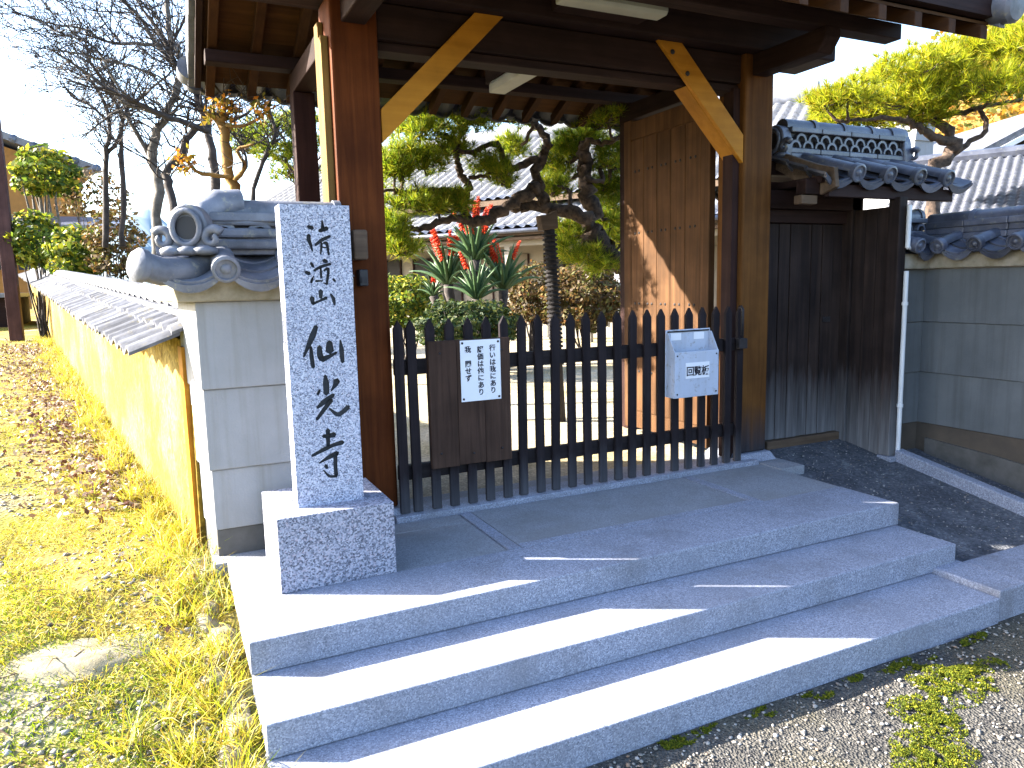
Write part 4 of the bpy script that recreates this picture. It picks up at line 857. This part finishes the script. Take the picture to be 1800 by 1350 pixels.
# ---- aloes with red flower spikes
def aloe(u, v, D, size, label, nleaf=26, flowers=4, tilt=0.0):
    c = ad(u, v, D); t = thing('aloe_plant', (c.x, c.y, -0.02), label, 'plant', 'flowering aloes behind the pickets')
    a, b = smooth_path([Vector((c.x, c.y, -0.03)), Vector((c.x+.03, c.y, c.z*.5)), Vector(c)], [0.07, 0.06, 0.075], 4, 0.3); MB().tube(a, b, 9).build('stem', 'bark_dark', t, smooth=True)
    lf = None
    for i in range(nleaf):
        an = i*2.4; el = 0.2+1.15*(i/nleaf)**0.8; L = size*random.uniform(0.8, 1.1); P = []; Rd = []
        hd = Vector((math.cos(an), math.sin(an), 0))
        for j in range(7):
            s_ = j/6; e2 = el+0.5*s_-0.25; P.append(c+hd*(L*s_*math.cos(el)*(1-0.1*s_))+Vector((0, 0, L*s_*math.sin(el)+0.10*L*math.sin(s_*3.1)))); Rd.append(size*0.062*(1-s_)**0.8+0.002)
        MB().tube(P, Rd, 5).build('leaf', 'aloe_leaf', t, smooth=True)
    for i in range(flowers):
        an = random.uniform(0, 6.28); b0 = c+Vector((0, 0, size*.3)); tip = c+Vector((math.cos(an)*size*.42, math.sin(an)*size*.42, size*random.uniform(0.85, 1.25)))
        st_ = MB().tube([b0, b0.lerp(tip, .5)+Vector((0, 0, .05)), tip], [0.011, 0.01, 0.006], 6).build('flower_stalk', 'bark_dark', t, smooth=True)
        mb = MB(); ax_ = (tip-b0).normalized()
        for j in range(46):
            s_ = j/46; p = tip-ax_*(size*.40*(1-s_)); an2 = j*2.4; o_ = Vector((math.cos(an2), math.sin(an2), -0.9+1.3*s_)).normalized(); mb.tube([p, p+o_*(0.06*(1.1-s_*.7))], [0.014, 0.007], 4)
        mb.build('flower_spike', 'aloe_flower', st_)
aloe(835, 458, 11.2, 0.74, 'tallest aloe with a fan of leaves and red flower spikes above the notice', 30, 14)
aloe(788, 500, 11.6, 0.72, 'spiky aloe with red spikes left of the tallest one', 26, 8)
aloe(885, 508, 11.4, 0.74, 'spiky aloe right of the tallest one, nearest the prop post', 28, 6)
aloe(838, 525, 11.0, 0.62, 'low aloe in front of the tallest one behind the pickets', 24, 1)
aloe(762, 520, 12.0, 0.36, 'small aloe at the left end of the flowering clump', 18, 2)

# ------------------------------------------------------------------ bare trees behind the earth wall
def twig(mb, p, d, L, r_, depth, bias):
    n = 3; P = [p]; q = Vector(p); dd = Vector(d)
    for i in range(n):
        dd = (dd+Vector((random.gauss(0, .24), random.gauss(0, .24), random.gauss(0, .2)))+bias*0.10).normalized(); q = q+dd*(L/n); P.append(q.copy())
    mb.tube(P, [r_, r_*.85, r_*.68, r_*.5], 4 if r_ < 0.012 else 6, False)
    if depth <= 0: return
    for i in range(random.choice((2, 3, 3, 4))):
        s_ = random.choice(P[1:]); nd = (dd+Vector((random.gauss(0, .75), random.gauss(0, .75), random.gauss(0, .6)))+bias*.3).normalized()
        twig(mb, s_, nd, L*random.uniform(.55, .85), max(r_*.58, 0.0035), depth-1, bias)
def bare_tree(name, label, base, limbs, bark, depth=2, nspawn=7, L=0.55, bias=Vector((-.3, 0, .5)), tr=0.011, group='bare winter trees behind the earth wall'):
    t = thing(name, base, label, 'tree', group); mb = MB(); tw = MB()
    for pix, dd, ww in limbs:
        a, b = limb(mb, pix, dd, ww, 8, 4, 0.25)
        m_ = len(a); k = max(2, int(nspawn*m_/13))
        for i in range(k):
            j = random.randrange(m_//4, m_); dr = (a[min(j+1, m_-1)]-a[max(j-1, 0)]).normalized()
            nd = (dr*.6+Vector((random.gauss(0, .6), random.gauss(0, .6), random.gauss(0, .5)))+bias*.5).normalized()
            twig(tw, a[j], nd, L*random.uniform(.6, 1.2), min(b[j]*.55, tr), depth, bias)
        if ww[1] < 12: twig(tw, a[-1], (a[-1]-a[-2]).normalized(), L, b[-1]*.8, depth, bias)
    mb.build('trunk', bark, t, smooth=True); tw.build('twigs', 'bark_dark', t, smooth=False); return t
def Z3(L): return [(a/3, b/3) for a, b in L]
bare_tree('bare_tree', 'bare grey-barked tree whose trunk rises just left of the ornament tile', ad(276, 470, 8.2),
  [(Z3([(835,1420),(825,1200),(830,950),(800,850),(820,720),(870,620),(930,470),(960,320),(900,190),(880,0),(860,-120)]), (8.2, 8.0), (19, 7)),
   (Z3([(930,330),(800,200),(740,90),(640,0),(560,-60)]), (8.0, 7.7), (9, 3)), (Z3([(880,610),(700,560),(580,480),(480,400),(360,320),(250,250)]), (8.0, 7.4), (9, 2.5)),
   (Z3([(800,850),(720,700),(640,590),(540,640)]), (8.2, 7.9), (9, 3)), (Z3([(890,240),(720,230),(560,220),(440,150),(280,130),(100,70)]), (7.9, 7.2), (7, 2)),
   (Z3([(820,400),(700,350),(560,320),(420,285),(250,260)]), (7.9, 7.3), (6, 2)), (Z3([(700,560),(600,420),(520,270),(420,200),(330,120)]), (7.8, 7.2), (6, 2))], 'bark_gray', 2, 10, 0.5)
bare_tree('bare_tree', 'bare dark tree with forked trunk beside the pollarded yellow one', ad(330, 480, 7.2),
  [(Z3([(1000,1400),(920,1080),(880,920),(960,800),(1000,720),(1080,640)]), (7.2, 7.4), (17, 10)), (Z3([(1130,1100),(1140,900),(1100,700),(1060,560),(1000,430),(920,330),(860,200),(760,60)]), (7.2, 7.0), (17, 5)),
   (Z3([(1100,690),(900,620),(760,560),(640,500),(500,430)]), (7.1, 6.7), (12, 3)), (Z3([(1000,430),(940,390),(900,260),(960,130),(1010,0)]), (7.0, 6.9), (7, 3))], 'bark_dark', 2, 11, 0.45)
bare_tree('bare_tree', 'slender bare tree left of the others in front of the sky', ad(190, 480, 10),
  [(Z3([(560,1300),(560,1000),(560,820),(580,700),(560,560),(480,420),(380,330)]), (10, 9.6), (11, 3)), (Z3([(640,1300),(650,950),(640,720),(660,600),(760,500),(900,380)]), (10, 9.7), (10, 3)),
   (Z3([(560,820),(640,700),(620,560),(540,430),(460,280),(460,120)]), (9.9, 9.4), (7, 2)), (Z3([(570,640),(480,560),(380,510),(330,430)]), (9.8, 9.3), (5, 2))], 'bark_dark', 2, 13, 0.55)
bare_tree('bare_tree', 'thin bare tree showing between the wall cap and the gate post', ad(475, 480, 8.4),
  [(Z3([(1330,1300),(1340,1000),(1390,850),(1450,700),(1420,560),(1480,470),(1560,420)]), (8.4, 8.2), (9, 3)), (Z3([(1620,1300),(1610,1000),(1640,850),(1600,720)]), (8.6, 8.5), (8, 4)), (Z3([(1240,950),(1300,880),(1280,780),(1220,700)]), (8.3, 8.2), (7, 3)),
   (Z3([(1210,640),(1330,580),(1380,490),(1300,430)]), (8.2, 8.1), (6, 2))], 'bark_dark', 2, 12, 0.35)
pt_ = bare_tree('pollarded_tree', 'pollarded tree with ochre trunk and knobbly head above the wall cap', ad(410, 480, 5.4),
  [(Z3([(1275,1500),(1240,1040),(1200,850),(1170,680),(1160,600)]), (5.4, 5.3), (20, 17)), (Z3([(1235,950),(1290,880),(1250,790),(1340,760)]), (5.3, 5.2), (9, 4)), (Z3([(1220,930),(1060,920),(980,840),(960,860)]), (5.3, 5.2), (8, 5)),
   (Z3([(1170,660),(1100,600),(1080,590)]), 5.3, (9, 6)), (Z3([(1170,640),(1190,560),(1170,500)]), 5.3, (10, 6)), (Z3([(1190,660),(1300,660),(1400,590)]), 5.3, (8, 4))], 'bark_yellow', 1, 5, 0.22, Vector((0, 0, .7)), 0.006, None)

hd = [ad(392, 195, 5.3), ad(382, 200, 5.3), ad(400, 185, 5.3), ad(462, 196, 5.2), ad(328, 285, 5.2)]
Pd = np.concatenate([np.array(h)+rng.normal(0, 0.045, (70, 3)) for h in hd]); V, F = leaf_quads(Pd, 0.026); fast('dead_leaves', V, F, 'leaves_autumn', pt_, 4)
# ------------------------------------------------------------------ buildings behind
def tiled_plane(name, par, o, u, s, nu, ns, pu, ps, mat='kawara_pale', keep=None, amp=0.035):
    """tile field: u along the eave, s up the slope; rounded columns and stepped courses"""
    o = Vector(o); u = Vector(u).normalized(); s = Vector(s).normalized(); n = u.cross(s).normalized()
    if n.z < 0: n = -n
    m = 6; prof = [0.0, 0.75, 1.0, 0.75, 0.0, -0.25]; V = []; F = []; nc = nu*m+1
    for j in range(ns):
        for e in (0, 1):
            for i in range(nc):
                h = amp*prof[i % m]+(0.03 if e == 0 else 0.0); p = o+u*(i*pu/m)+s*((j+e)*ps-0.02*(1-e))+n*h; V.append(tuple(p))
    for j in range(2*ns-1):
        for i in range(nc-1):
            if keep is None or keep((i/m)*pu, (j/2)*ps): a = j*nc+i; F.append((a, a+1, a+nc+1, a+nc))
    return fast(name, V, F, mat, par, 4, smooth=False, kind='stuff')
TU = Vector((-0.55, 0.835, 0)).normalized(); TN = Vector((TU.y, -TU.x, 0))
e1 = ad(864, 404, 16.5); e1.z = 2.55; E0 = az(864, 404, 2.55)
th = thing('temple_hall', (E0.x+2, E0.y, 0), 'temple hall with two tiers of pale tiled roof behind the garden pine', 'building')
near, far = 7.0, 9.5
O1 = E0-TU*near; sl = (TN+Vector((0, 0, 0.42))).normalized()
tiled_plane('roof_tiles', th, O1, TU, sl, int((near+far)/0.27), 7, 0.27, 0.27, 'kawara_temple', amp=0.05)
wall0 = O1+TN*1.7; 
def wallbox(a0, a1, d0, d1, z0, z1, name, mat, par=th):
    P = [O1+TU*a0+TN*d0, O1+TU*a1+TN*d0, O1+TU*a1+TN*d1, O1+TU*a0+TN*d1]
    return MB().prism([(p.x, p.y, z0) for p in P], (0, 0, z1-z0)).build(name, mat, par)
LT = near+far
wallbox(0, LT, 1.75, 8, -0.05, 3.6, 'wall', 'temple_wall'); wallbox(0, LT, 0.05, 0.16, 2.40, 2.52, 'eave_beam', 'wood_pale'); wallbox(0, LT, 0.10, 1.75, 2.30, 2.36, 'soffit', 'wood_pale')
wallbox(0, LT, 0.35, 0.47, 2.18, 2.30, 'eave_beam', 'temple_wall')
for i in range(8):
    a = 0.6+i*2.05; wallbox(a, a+0.14, 0.36, 0.50, -0.05, 2.2, 'post', 'temple_wall')
    w_ = wallbox(a+0.25, a+1.9, 1.72, 1.80, 0.3, 2.05, 'window', 'dark_opening' if i % 3 else 'house_wall_beige')
    for k in range(4): wallbox(a+0.25+k*0.53, a+0.29+k*0.53, 1.69, 1.719, 0.3, 2.05, 'mullion', 'wood_dark', w_)
O2 = az(850, 353, 3.35); O2 = O2-TU*near; sl2 = (TN+Vector((0, 0, 0.55))).normalized()
tiled_plane('roof_tiles', th, O2, TU, sl2, int(LT/0.27), 17, 0.27, 0.27, 'kawara_temple', amp=0.05)
P = [O2+TU*0, O2+TU*LT]
MB().prism([P[0]+Vector((0, 0, -0.14)), P[0]+Vector((0, 0, -0.02)), P[0]+sl2*4.6+Vector((0, 0, -0.02)), P[0]+sl2*4.6+Vector((0, 0, -0.3)), P[0]+TN*1.2+Vector((0, 0, .4))], TU*LT).build('roof_bed', 'wood_pale', th)
rg = O2+sl2*4.62
MB().tube([rg+Vector((0, 0, .1)), rg+TU*LT+Vector((0, 0, .1))], 0.28, 10).build('ridge', 'kawara_pale', th, smooth='auto')
MB().prism([rg, rg+TN*4.2, rg+TN*4.2+Vector((0, 0, -2.3))], TU*LT).build('rear_roof', 'kawara_pale', th)
# gutter and bracket under the lower eave
MB().tube([O1+Vector((0, 0, -0.06))-TN*0.05, O1+TU*LT+Vector((0, 0, -0.06))-TN*0.05], 0.05, 8).build('gutter', 'kawara', th, smooth=True)
# white garden wall glimpsed past the door leaf
gwl = thing('garden_wall', ad(1105, 560, 15), 'bright white garden wall glimpsed between pine trunk and open door leaf', 'wall')
c = ad(1100, 520, 15)
MB().box(c.x-0.15, c.x+1.8, c.y, c.y+0.2, -0.05, 1.75).build('panel', 'plaster', gwl)
MB().prism([(c.x-0.25, c.y-0.12, 1.75), (c.x-0.25, c.y+0.32, 1.75), (c.x-0.25, c.y+0.1, 1.92)], (2.1, 0, 0)).build('cap', 'kawara', gwl)
# storehouse roof behind the right wall
sh = thing('storehouse', (6.4, 6.5, 0), 'low storehouse with a dark scalloped tile roof behind the right wall', 'building')
b0 = ad(1545, 372, 8.6); b1 = ad(1860, 368, 7.6); uu = Vector((b1.x-b0.x, b1.y-b0.y, 0)); Lr = uu.length; uu.normalize(); nn_ = Vector((-uu.y, uu.x, 0)); so = Vector((b0.x, b0.y, b0.z-0.15))
tiled_plane('roof_tiles', sh, so, uu, nn_+Vector((0, 0, 0.5)), int(Lr/0.10)+5, 20, 0.10, 0.093, 'kawara', keep=lambda a, b: True, amp=0.022)
MB().prism([so+Vector((0, 0, -0.03))+nn_*0.1, so+uu*(Lr+.5)+Vector((0, 0, -0.03))+nn_*0.1, so+uu*(Lr+.5)+nn_*2, so+nn_*2.0], (0, 0, -3)).build('wall', 'house_wall_beige', sh)
tp = so+(nn_+Vector((0, 0, .5))).normalized()*1.87
MB().tube([tp+Vector((0, 0, .05)), tp+uu*(Lr+.5)+Vector((0, 0, .05))], 0.08, 8).build('ridge', 'kawara', sh, smooth='auto')
# gabled house at the far right, with pale rake
rh = thing('gabled_house', ad(1790, 330, 14), 'beige gabled house with white-edged roof at the far right', 'building')
c = ad(1700, 285, 14); v1 = ad(1880, 190, 14); dx = Vector((v1.x-c.x, v1.y-c.y, 0)); dl = dx.length; dx.normalize(); dn = Vector((-dx.y, dx.x, 0))
MB().prism([c+dx*.25+Vector((0, 0, -0.2)), c+dx*(2*dl)-dx*.25+Vector((0, 0, -0.2)), c+dx*(2*dl)-dx*.25+Vector((0, 0, -3.6)), c+dx*.25+Vector((0, 0, -3.6))], dn*5).build('wall', 'house_wall_beige', rh)
MB().prism([c+dx*.25+Vector((0, 0, -.2)), c+dx*dl+Vector((0, 0, v1.z-c.z-.16)), c+dx*(2*dl)-dx*.25+Vector((0, 0, -.2))], dn*0.2).build('gable', 'house_wall_beige', rh)
for sg_ in (0, 1):
    a = c if not sg_ else c+dx*(2*dl); b = c+dx*dl+Vector((0, 0, v1.z-c.z)); a = Vector((a.x, a.y, c.z))
    MB().prism([a-dn*.35, b-dn*.35, b-dn*.35+Vector((0, 0, .16)), a-dn*.35+Vector((0, 0, .16))], dn*5.8).build('roof_slope', 'kawara_mid', rh)
    MB().prism([a-dn*.39+Vector((0, 0, -.07)), b-dn*.39+Vector((0, 0, -.07)), b-dn*.39+Vector((0, 0, .03)), a-dn*.39+Vector((0, 0, .03))], dn*.038).build('bargeboard', 'pipe_white', rh)
# small white gable end between the pine branches
wg = thing('roof_end', ad(1630, 300, 10), 'small pale gable end peeping through the pine branches above the side door', 'building')
c = ad(1628, 232, 10.5)
MB().prism([c+Vector((-.22, 0, -.12)), c+Vector((.18, 0, -.12)), c+Vector((.2, 0, .14)), c+Vector((.05, 0, .30)), c+Vector((-.2, 0, .06))], (0.1, 1.2, 0)).build('gable', 'plaster', wg)
MB().box(c.x-.2, c.x+.2, c.y+.02, c.y+1.2, -0.05, c.z-.12).build('wall', 'plaster', wg)
# orange house at far left
oh = thing('gabled_house', ad(60, 500, 23), 'ochre house with dark tiled gable roof at the far left behind shrubs', 'building')
D = 23; A = [ad(-420, 305, D), ad(-120, 205, D), ad(165, 308, D)]
bk = Vector((-0.2, 0.98, 0))*8
pA = [ad(-400, 310, D), ad(-120, 214, D), ad(140, 303, D)]; z0 = 0.4
MB().prism([pA[0], pA[1], pA[2], Vector((pA[2].x, pA[2].y, z0)), Vector((pA[0].x, pA[0].y, z0))], bk).build('wall', 'house_wall_orange', oh)
for i, j in ((0, 1), (1, 2)):
    a, b = A[i]-bk*.08, A[j]-bk*.08; up_ = Vector((0, 0, .22)); MB().prism([a, b, b+up_, a+up_], bk*1.15).build('roof_slope', 'kawara', oh)
    for k in range(9):
        a2 = a.lerp(b, k/8); MB().lathe(a2+up_*.5, -bk.normalized(), [(0.13, -.2), (0.14, 0), (0.05, .06)], 8).build('round_end_tile', 'kawara', oh)
pp = [ad(-120, 392, D-.8), ad(215, 396, D-.8)]
MB().prism([pp[0], pp[1], pp[1]+Vector((0, .9, .32)), pp[0]+Vector((0, .9, .32))], (0, 0, -.14)).build('pent_roof', 'kawara', oh)
for u_ in (-20, 60, 140):
    c = ad(u_, 440, D-.05); w_ = MB().box(c.x-.45, c.x+.45, c.y-.06, c.y+.02, c.z-.6, c.z+.5).build('window', 'dark_opening', oh)
    MB().box(c.x-.03, c.x+.03, c.y-.09, c.y-.061, c.z-.6, c.z+.5).build('mullion', 'wood_pale', w_)
# brown pole beside the path
pb_ = ad(33, 618, 14.0); pole = thing('wooden_pole', pb_, 'square brown timber pole standing beside the path at the left edge', 'pole')
MB().box(pb_.x-.11, pb_.x+.11, pb_.y-.11, pb_.y+.11, pb_.z-.4, pb_.z+5.2).build('shaft', 'wood_pole', pole, bevel=0.01)
MB().box(pb_.x-.16, pb_.x+.16, pb_.y-.16, pb_.y+.16, pb_.z-.4, pb_.z+.06).build('footing', 'granite_slab', pole, bevel=0.01)
# dark low shed by the pole
sdv = thing('low_shed', ad(5, 600, 17), 'low dark shed at the left edge behind the pole', 'building')
c = ad(8, 600, 17)
MB().box(c.x-2.2, c.x+.3, c.y, c.y+2, c.z-.2, c.z+1.0).build('wall', 'wood_dark_x', sdv); MB().box(c.x-2.4, c.x+.42, c.y-.15, c.y+2.1, c.z+1.0, c.z+1.1).build('roof', 'kawara_pale', sdv, bevel=0.01)

# ------------------------------------------------------------------ hills
def hill(name, pts, D, depth, mat, n=24, **kw):
    V = []; F = []; m = 14; nc = n+1
    us = [p[0] for p in pts]; vs = [p[1] for p in pts]
    for j in range(m+1):
        for i in range(nc):
            u = us[0]+(us[-1]-us[0])*i/n; v = float(np.interp(u, us, vs)); top = ad(u, v, D); f_ = j/m; p = CAM+ray(u, 500)*(D*(1-0.45*(1-f_)))
            hz = -1+(top.z+1)*(f_**0.8)+1.5*nz.noise((u*.02, f_*4, 0))*(D/60); V.append((p.x, p.y, hz))
    for j in range(m):
        for i in range(n): a = j*nc+i; F.append((a, a+1, a+nc+1, a+nc))
    fast(name, V, F, mat, None, 4, smooth=True, kind='structure', **kw); return np.array(V)
ground_mat('hill_soil', [(0.3, (0.14, 0.12, 0.04)), (0.5, (0.30, 0.17, 0.05)), (0.7, (0.20, 0.20, 0.06))], 0.4)
HV = hill('hill', [(1480, 330), (1580, 200), (1640, 120), (1720, 62), (1800, 25), (1960, -60), (2200, -90)], 85, 40, 'hill_soil', 40)
idx = rng.integers(0, len(HV), 26000); Pn = HV[idx]+rng.normal(0, 1.3, (26000, 3))+np.array([0, 0, 0.8]); V, F = leaf_quads(Pn, 0.26, np.array([[-.3, -.6, .6]]), 0.8)
fast('hillside_wood', V, F, 'leaves_autumn', None, 4, label='autumn wood in orange and green covering the hillside', cat='wood', kind='stuff')
plain('far_hill_hazed', (0.20, 0.27, 0.30), 0.95, var=0.2, scale=0.02, bumps=0)  # blue-grey haze of distance is mixed into this base colour
hill('hill', [(-400, 400), (100, 395), (200, 385), (245, 372), (300, 392), (480, 400), (560, 420)], 520, 100, 'far_hill_hazed', 30)

# ------------------------------------------------------------------ verge details: grass, pebbles, litter, moss, stones
def scatter_verge(n, f):
    """points on the verge weighted towards the camera"""
    y = -1.6+16*rng.uniform(0, 1, n)**f; w_ = 0.7+0.42*(y+1.6); xr = np.where(y > 0.9, -0.02+(y-0.9)*WD.x/WD.y, 0.0)
    x = xr-w_*rng.uniform(0, 1, n)-0.02; x -= np.clip(0.12*np.sin(y*3)+0.05, 0, 1)*0
    z = np.array([verge_h(a, b) for a, b in zip(x, y)]); return np.stack([x, y, z], 1)
def blades(P, L, w, lean=0.55):
    n = len(P); d = np.stack([rng.normal(0, lean, n), rng.normal(0, lean, n), rng.uniform(0.35, 1, n)], 1); d /= np.linalg.norm(d, axis=1, keepdims=True)
    s = np.cross(d, rng.normal(0, 1, (n, 3))); s /= np.linalg.norm(s, axis=1, keepdims=True); ln = L*rng.uniform(0.4, 1.3, (n, 1))
    mid = P+d*ln*0.6; tip = P+d*ln+np.stack([rng.normal(0, .25, n), rng.normal(0, .25, n), rng.uniform(-.35, 0, n)], 1)*ln*.7
    V = np.stack([P-s*w/2, P+s*w/2, mid+s*w*.35, tip, mid-s*w*.35], 1).reshape(-1, 3); b = np.arange(n)[:, None]*5
    return V, np.concatenate([b+np.array([[0, 1, 2, 4]])], 0), np.concatenate([b+np.array([[4, 2, 3]])], 0)
def grass(name, label, P, L, w, mat, lean):
    V, F4, F3 = blades(P, L, w, lean); F = np.concatenate([F4[:, [0, 1, 2]], F4[:, [0, 2, 3]], F3]); fast(name, V, F, mat, None, 3, label=label, cat='grass', kind='stuff')
def field(P, s, ph): return np.array([nz.noise((a*s+ph, b*s, ph)) for a, b in P[:, :2]])
P = scatter_verge(120000, 1.9); fl = field(P, 0.9, 3.1)+0.4*field(P, 3.0, 9.0)
edge = np.abs(P[:, 0]-np.where(P[:, 1] > 0.9, -0.02+(P[:, 1]-0.9)*WD.x/WD.y, 0.0)) < 0.55
grass('dry_grass', 'dry yellow winter grass on the verge', P[(fl > -0.02) | (edge & (rng.uniform(0, 1, len(P)) < .6))], 0.055, 0.0036, 'dry_grass', 0.75)
P2 = scatter_verge(80000, 1.9); g2 = field(P2, 0.75, 17.0)+0.35*field(P2, 2.6, 5.0)
grass('green_grass', 'short green grass patches on the verge', P2[g2 > 0.08], 0.032, 0.004, 'green_grass', 0.6)
Pw = scatter_verge(2600, 1.6); xr = np.where(Pw[:, 1] > 0.9, -0.02+(Pw[:, 1]-0.9)*WD.x/WD.y, 0.0); Pw[:, 0] = xr-0.03-np.abs(rng.normal(0, 0.16, len(Pw))); Pw[:, 2] = [verge_h(a, b) for a, b in Pw[:, :2]]
cl = rng.integers(0, 260, 9000); Pc = Pw[cl]+rng.normal(0, .03, (9000, 3))*np.array([1, 1, 0]); grass('tall_grass', 'tall straw tufts along the foot of the ochre wall', Pc, 0.17, 0.005, 'dry_grass', 0.42)
def stones(name, label, P, smin, smax, mat='pebbles', zs=0.6, cat='gravel', sink=0.2):
    ico = np.array([[0, 0, 1], [.894, 0, .447], [.276, .851, .447], [-.724, .526, .447], [-.724, -.526, .447], [.276, -.851, .447], [.724, .526, -.447], [-.276, .851, -.447], [-.894, 0, -.447], [-.276, -.851, -.447], [.724, -.526, -.447], [0, 0, -1]])
    fc = np.array([[0,1,2],[0,2,3],[0,3,4],[0,4,5],[0,5,1],[1,6,2],[2,7,3],[3,8,4],[4,9,5],[5,10,1],[2,6,7],[3,7,8],[4,8,9],[5,9,10],[1,10,6],[11,7,6],[11,8,7],[11,9,8],[11,10,9],[11,6,10]])
    n = len(P); r_ = smin+(smax-smin)*rng.uniform(0, 1, (n, 1, 1))**2.5; k = rng.uniform(0.7, 1.25, (n, 12, 1)); sc = rng.uniform(0.7, 1.3, (n, 1, 3))*np.array([1, 1, zs]); an = rng.uniform(0, 6.28, n)
    V = ico[None]*r_*k*sc; c, s = np.cos(an)[:, None], np.sin(an)[:, None]; X = V[:, :, 0]*c-V[:, :, 1]*s; Y = V[:, :, 0]*s+V[:, :, 1]*c; V[:, :, 0] = X; V[:, :, 1] = Y
    V = V+P[:, None, :]+np.array([0, 0, 1])*r_*(zs*.6-sink); F = fc[None]+np.arange(n)[:, None, None]*12
    return fast(name, V.reshape(-1, 3), F.reshape(-1, 3), mat, None, 3, label=label, cat=cat, kind='stuff')
P3 = scatter_verge(20000, 1.8); g3 = field(P3, 0.9, 3.1)+0.3*field(P3, 3, 2.0); stones('verge_gravel', 'grey pebbles scattered over the bare parts of the verge', P3[g3 < 0.03], 0.004, 0.017)
xs_ = rng.uniform(0.4, 6.5, 16000); ys_ = -0.72-3.2*rng.uniform(0, 1, 16000)**1.2
stones('street_gravel', 'fine loose gravel on the worn street in front of the steps', np.stack([xs_, ys_, np.full(16000, -0.388)], 1), 0.003, 0.010)
xs_ = rng.uniform(3.6, 5.05, 900); ys_ = rng.uniform(-0.3, 1.3, 900)
stones('ramp_gravel', 'sparse grit on the paved ramp', np.stack([xs_, ys_, 0.185*(ys_-1.2)], 1), 0.003, 0.008)
P4 = scatter_verge(2600, 1.5); xr = np.where(P4[:, 1] > 0.9, -0.02+(P4[:, 1]-0.9)*WD.x/WD.y, 0.0); P4 = P4[(np.abs(P4[:, 0]-xr) < 0.25+0.12*np.clip(P4[:, 1], 0, 8)) & (P4[:, 1] > 0.5)]
yl_ = rng.uniform(2.2, 13, 5200); xl_ = -0.02+(yl_-0.9)*WD.x/WD.y-0.08-np.abs(rng.normal(0, 0.30, 5200))*(0.6+0.12*yl_); zl_ = np.array([verge_h(a, b) for a, b in zip(xl_, yl_)]); P4 = np.concatenate([P4, np.stack([xl_, yl_, zl_+0.012], 1)])
V, F = leaf_quads(P4+np.array([0, 0, 0.015]), 0.024, np.array([[0, 0, .9]]), 0.6); fast('leaf_litter', V, F, 'litter', None, 4, label='brown fallen leaves lying along the earth wall', cat='leaves', kind='stuff')
Vt = scatter_verge(900, 1.5); mbt = MB()
for p in Vt[:500]:
    a = random.uniform(0, 6.28); L_ = random.uniform(.05, .2); q = Vector(p)+Vector((0, 0, .01)); e_ = q+Vector((math.cos(a)*L_, math.sin(a)*L_, random.uniform(-.005, .03))); mbt.tube([q, q.lerp(e_, .5)+Vector((random.uniform(-.02, .02), random.uniform(-.02, .02), .01)), e_], [0.0025, 0.002, 0.001], 4, False)
mbt.build('fallen_twigs', 'wood_pale', None, label='pale dry stalks strewn over the verge', cat='twigs', kind='stuff')
# rough edging stones between verge and steps
for i in range(15):
    y = 1.12-i*0.135; x = -0.095-0.03*math.sin(i*2.1)+(0.035 if y < 0 else 0)
    MB().rock((x, y, verge_h(x, y)-0.012), 0.055*random.uniform(.7, 1.4), 0.08*random.uniform(.7, 1.3), 0.04*random.uniform(.7, 1.3), 3).build('edging_stone', 'edging', None, smooth=True, label='rough pale edging stone between the grass verge and the granite steps', cat='stone', group='edging stones along the verge')
MB().rock((-0.60, 0.55, verge_h(-.60, .55)-0.05), 0.36, 0.20, 0.062, 4, 0.45).build('flat_rock', 'edging', None, smooth=True, label='broad flat weathered rock half buried in the verge', cat='rock')
# moss along the lowest step and on the street
mo = []
for i in range(26): mo.append((random.uniform(1.3, 3.4), -0.715-abs(random.gauss(0, .03)), random.uniform(.015, .05)))
for i in range(16):
    t = i/15; mo.append((2.15+0.50*t+random.uniform(-.09, .09), -1.28+0.42*t+random.uniform(-.06, .06), random.uniform(.04, .11)))
for i in range(8): mo.append((2.72+random.uniform(-.12, .25), -0.97+random.uniform(-.06, .06), random.uniform(.03, .08)))
Pm = []
for x, y, r_ in mo:
    k = int(900*r_/.05*min(1, r_/.05)); a = rng.uniform(0, 6.28, k); rr = np.sqrt(rng.uniform(0, 1, k)); Pm.append(np.stack([x+np.cos(a)*rr*r_*1.4, y-np.abs(np.sin(a)*rr*r_*.8) if y > -.8 else y+np.sin(a)*rr*r_, -0.39+(0.16*r_)*(1-rr**2)], 1))
Pm = np.concatenate(Pm); nm = field(Pm, 22, 4.0)+0.6*field(Pm, 60, 8.0); Pm = Pm[nm > -0.12]; V, F4, F3 = blades(Pm, 0.009, 0.005, 0.7); F = np.concatenate([F4[:, [0, 1, 2]], F4[:, [0, 2, 3]], F3])
fast('moss', V, F, 'moss_tuft', None, 3, label='yellow-green moss cushions on the street and along the lowest step', cat='moss', kind='stuff')
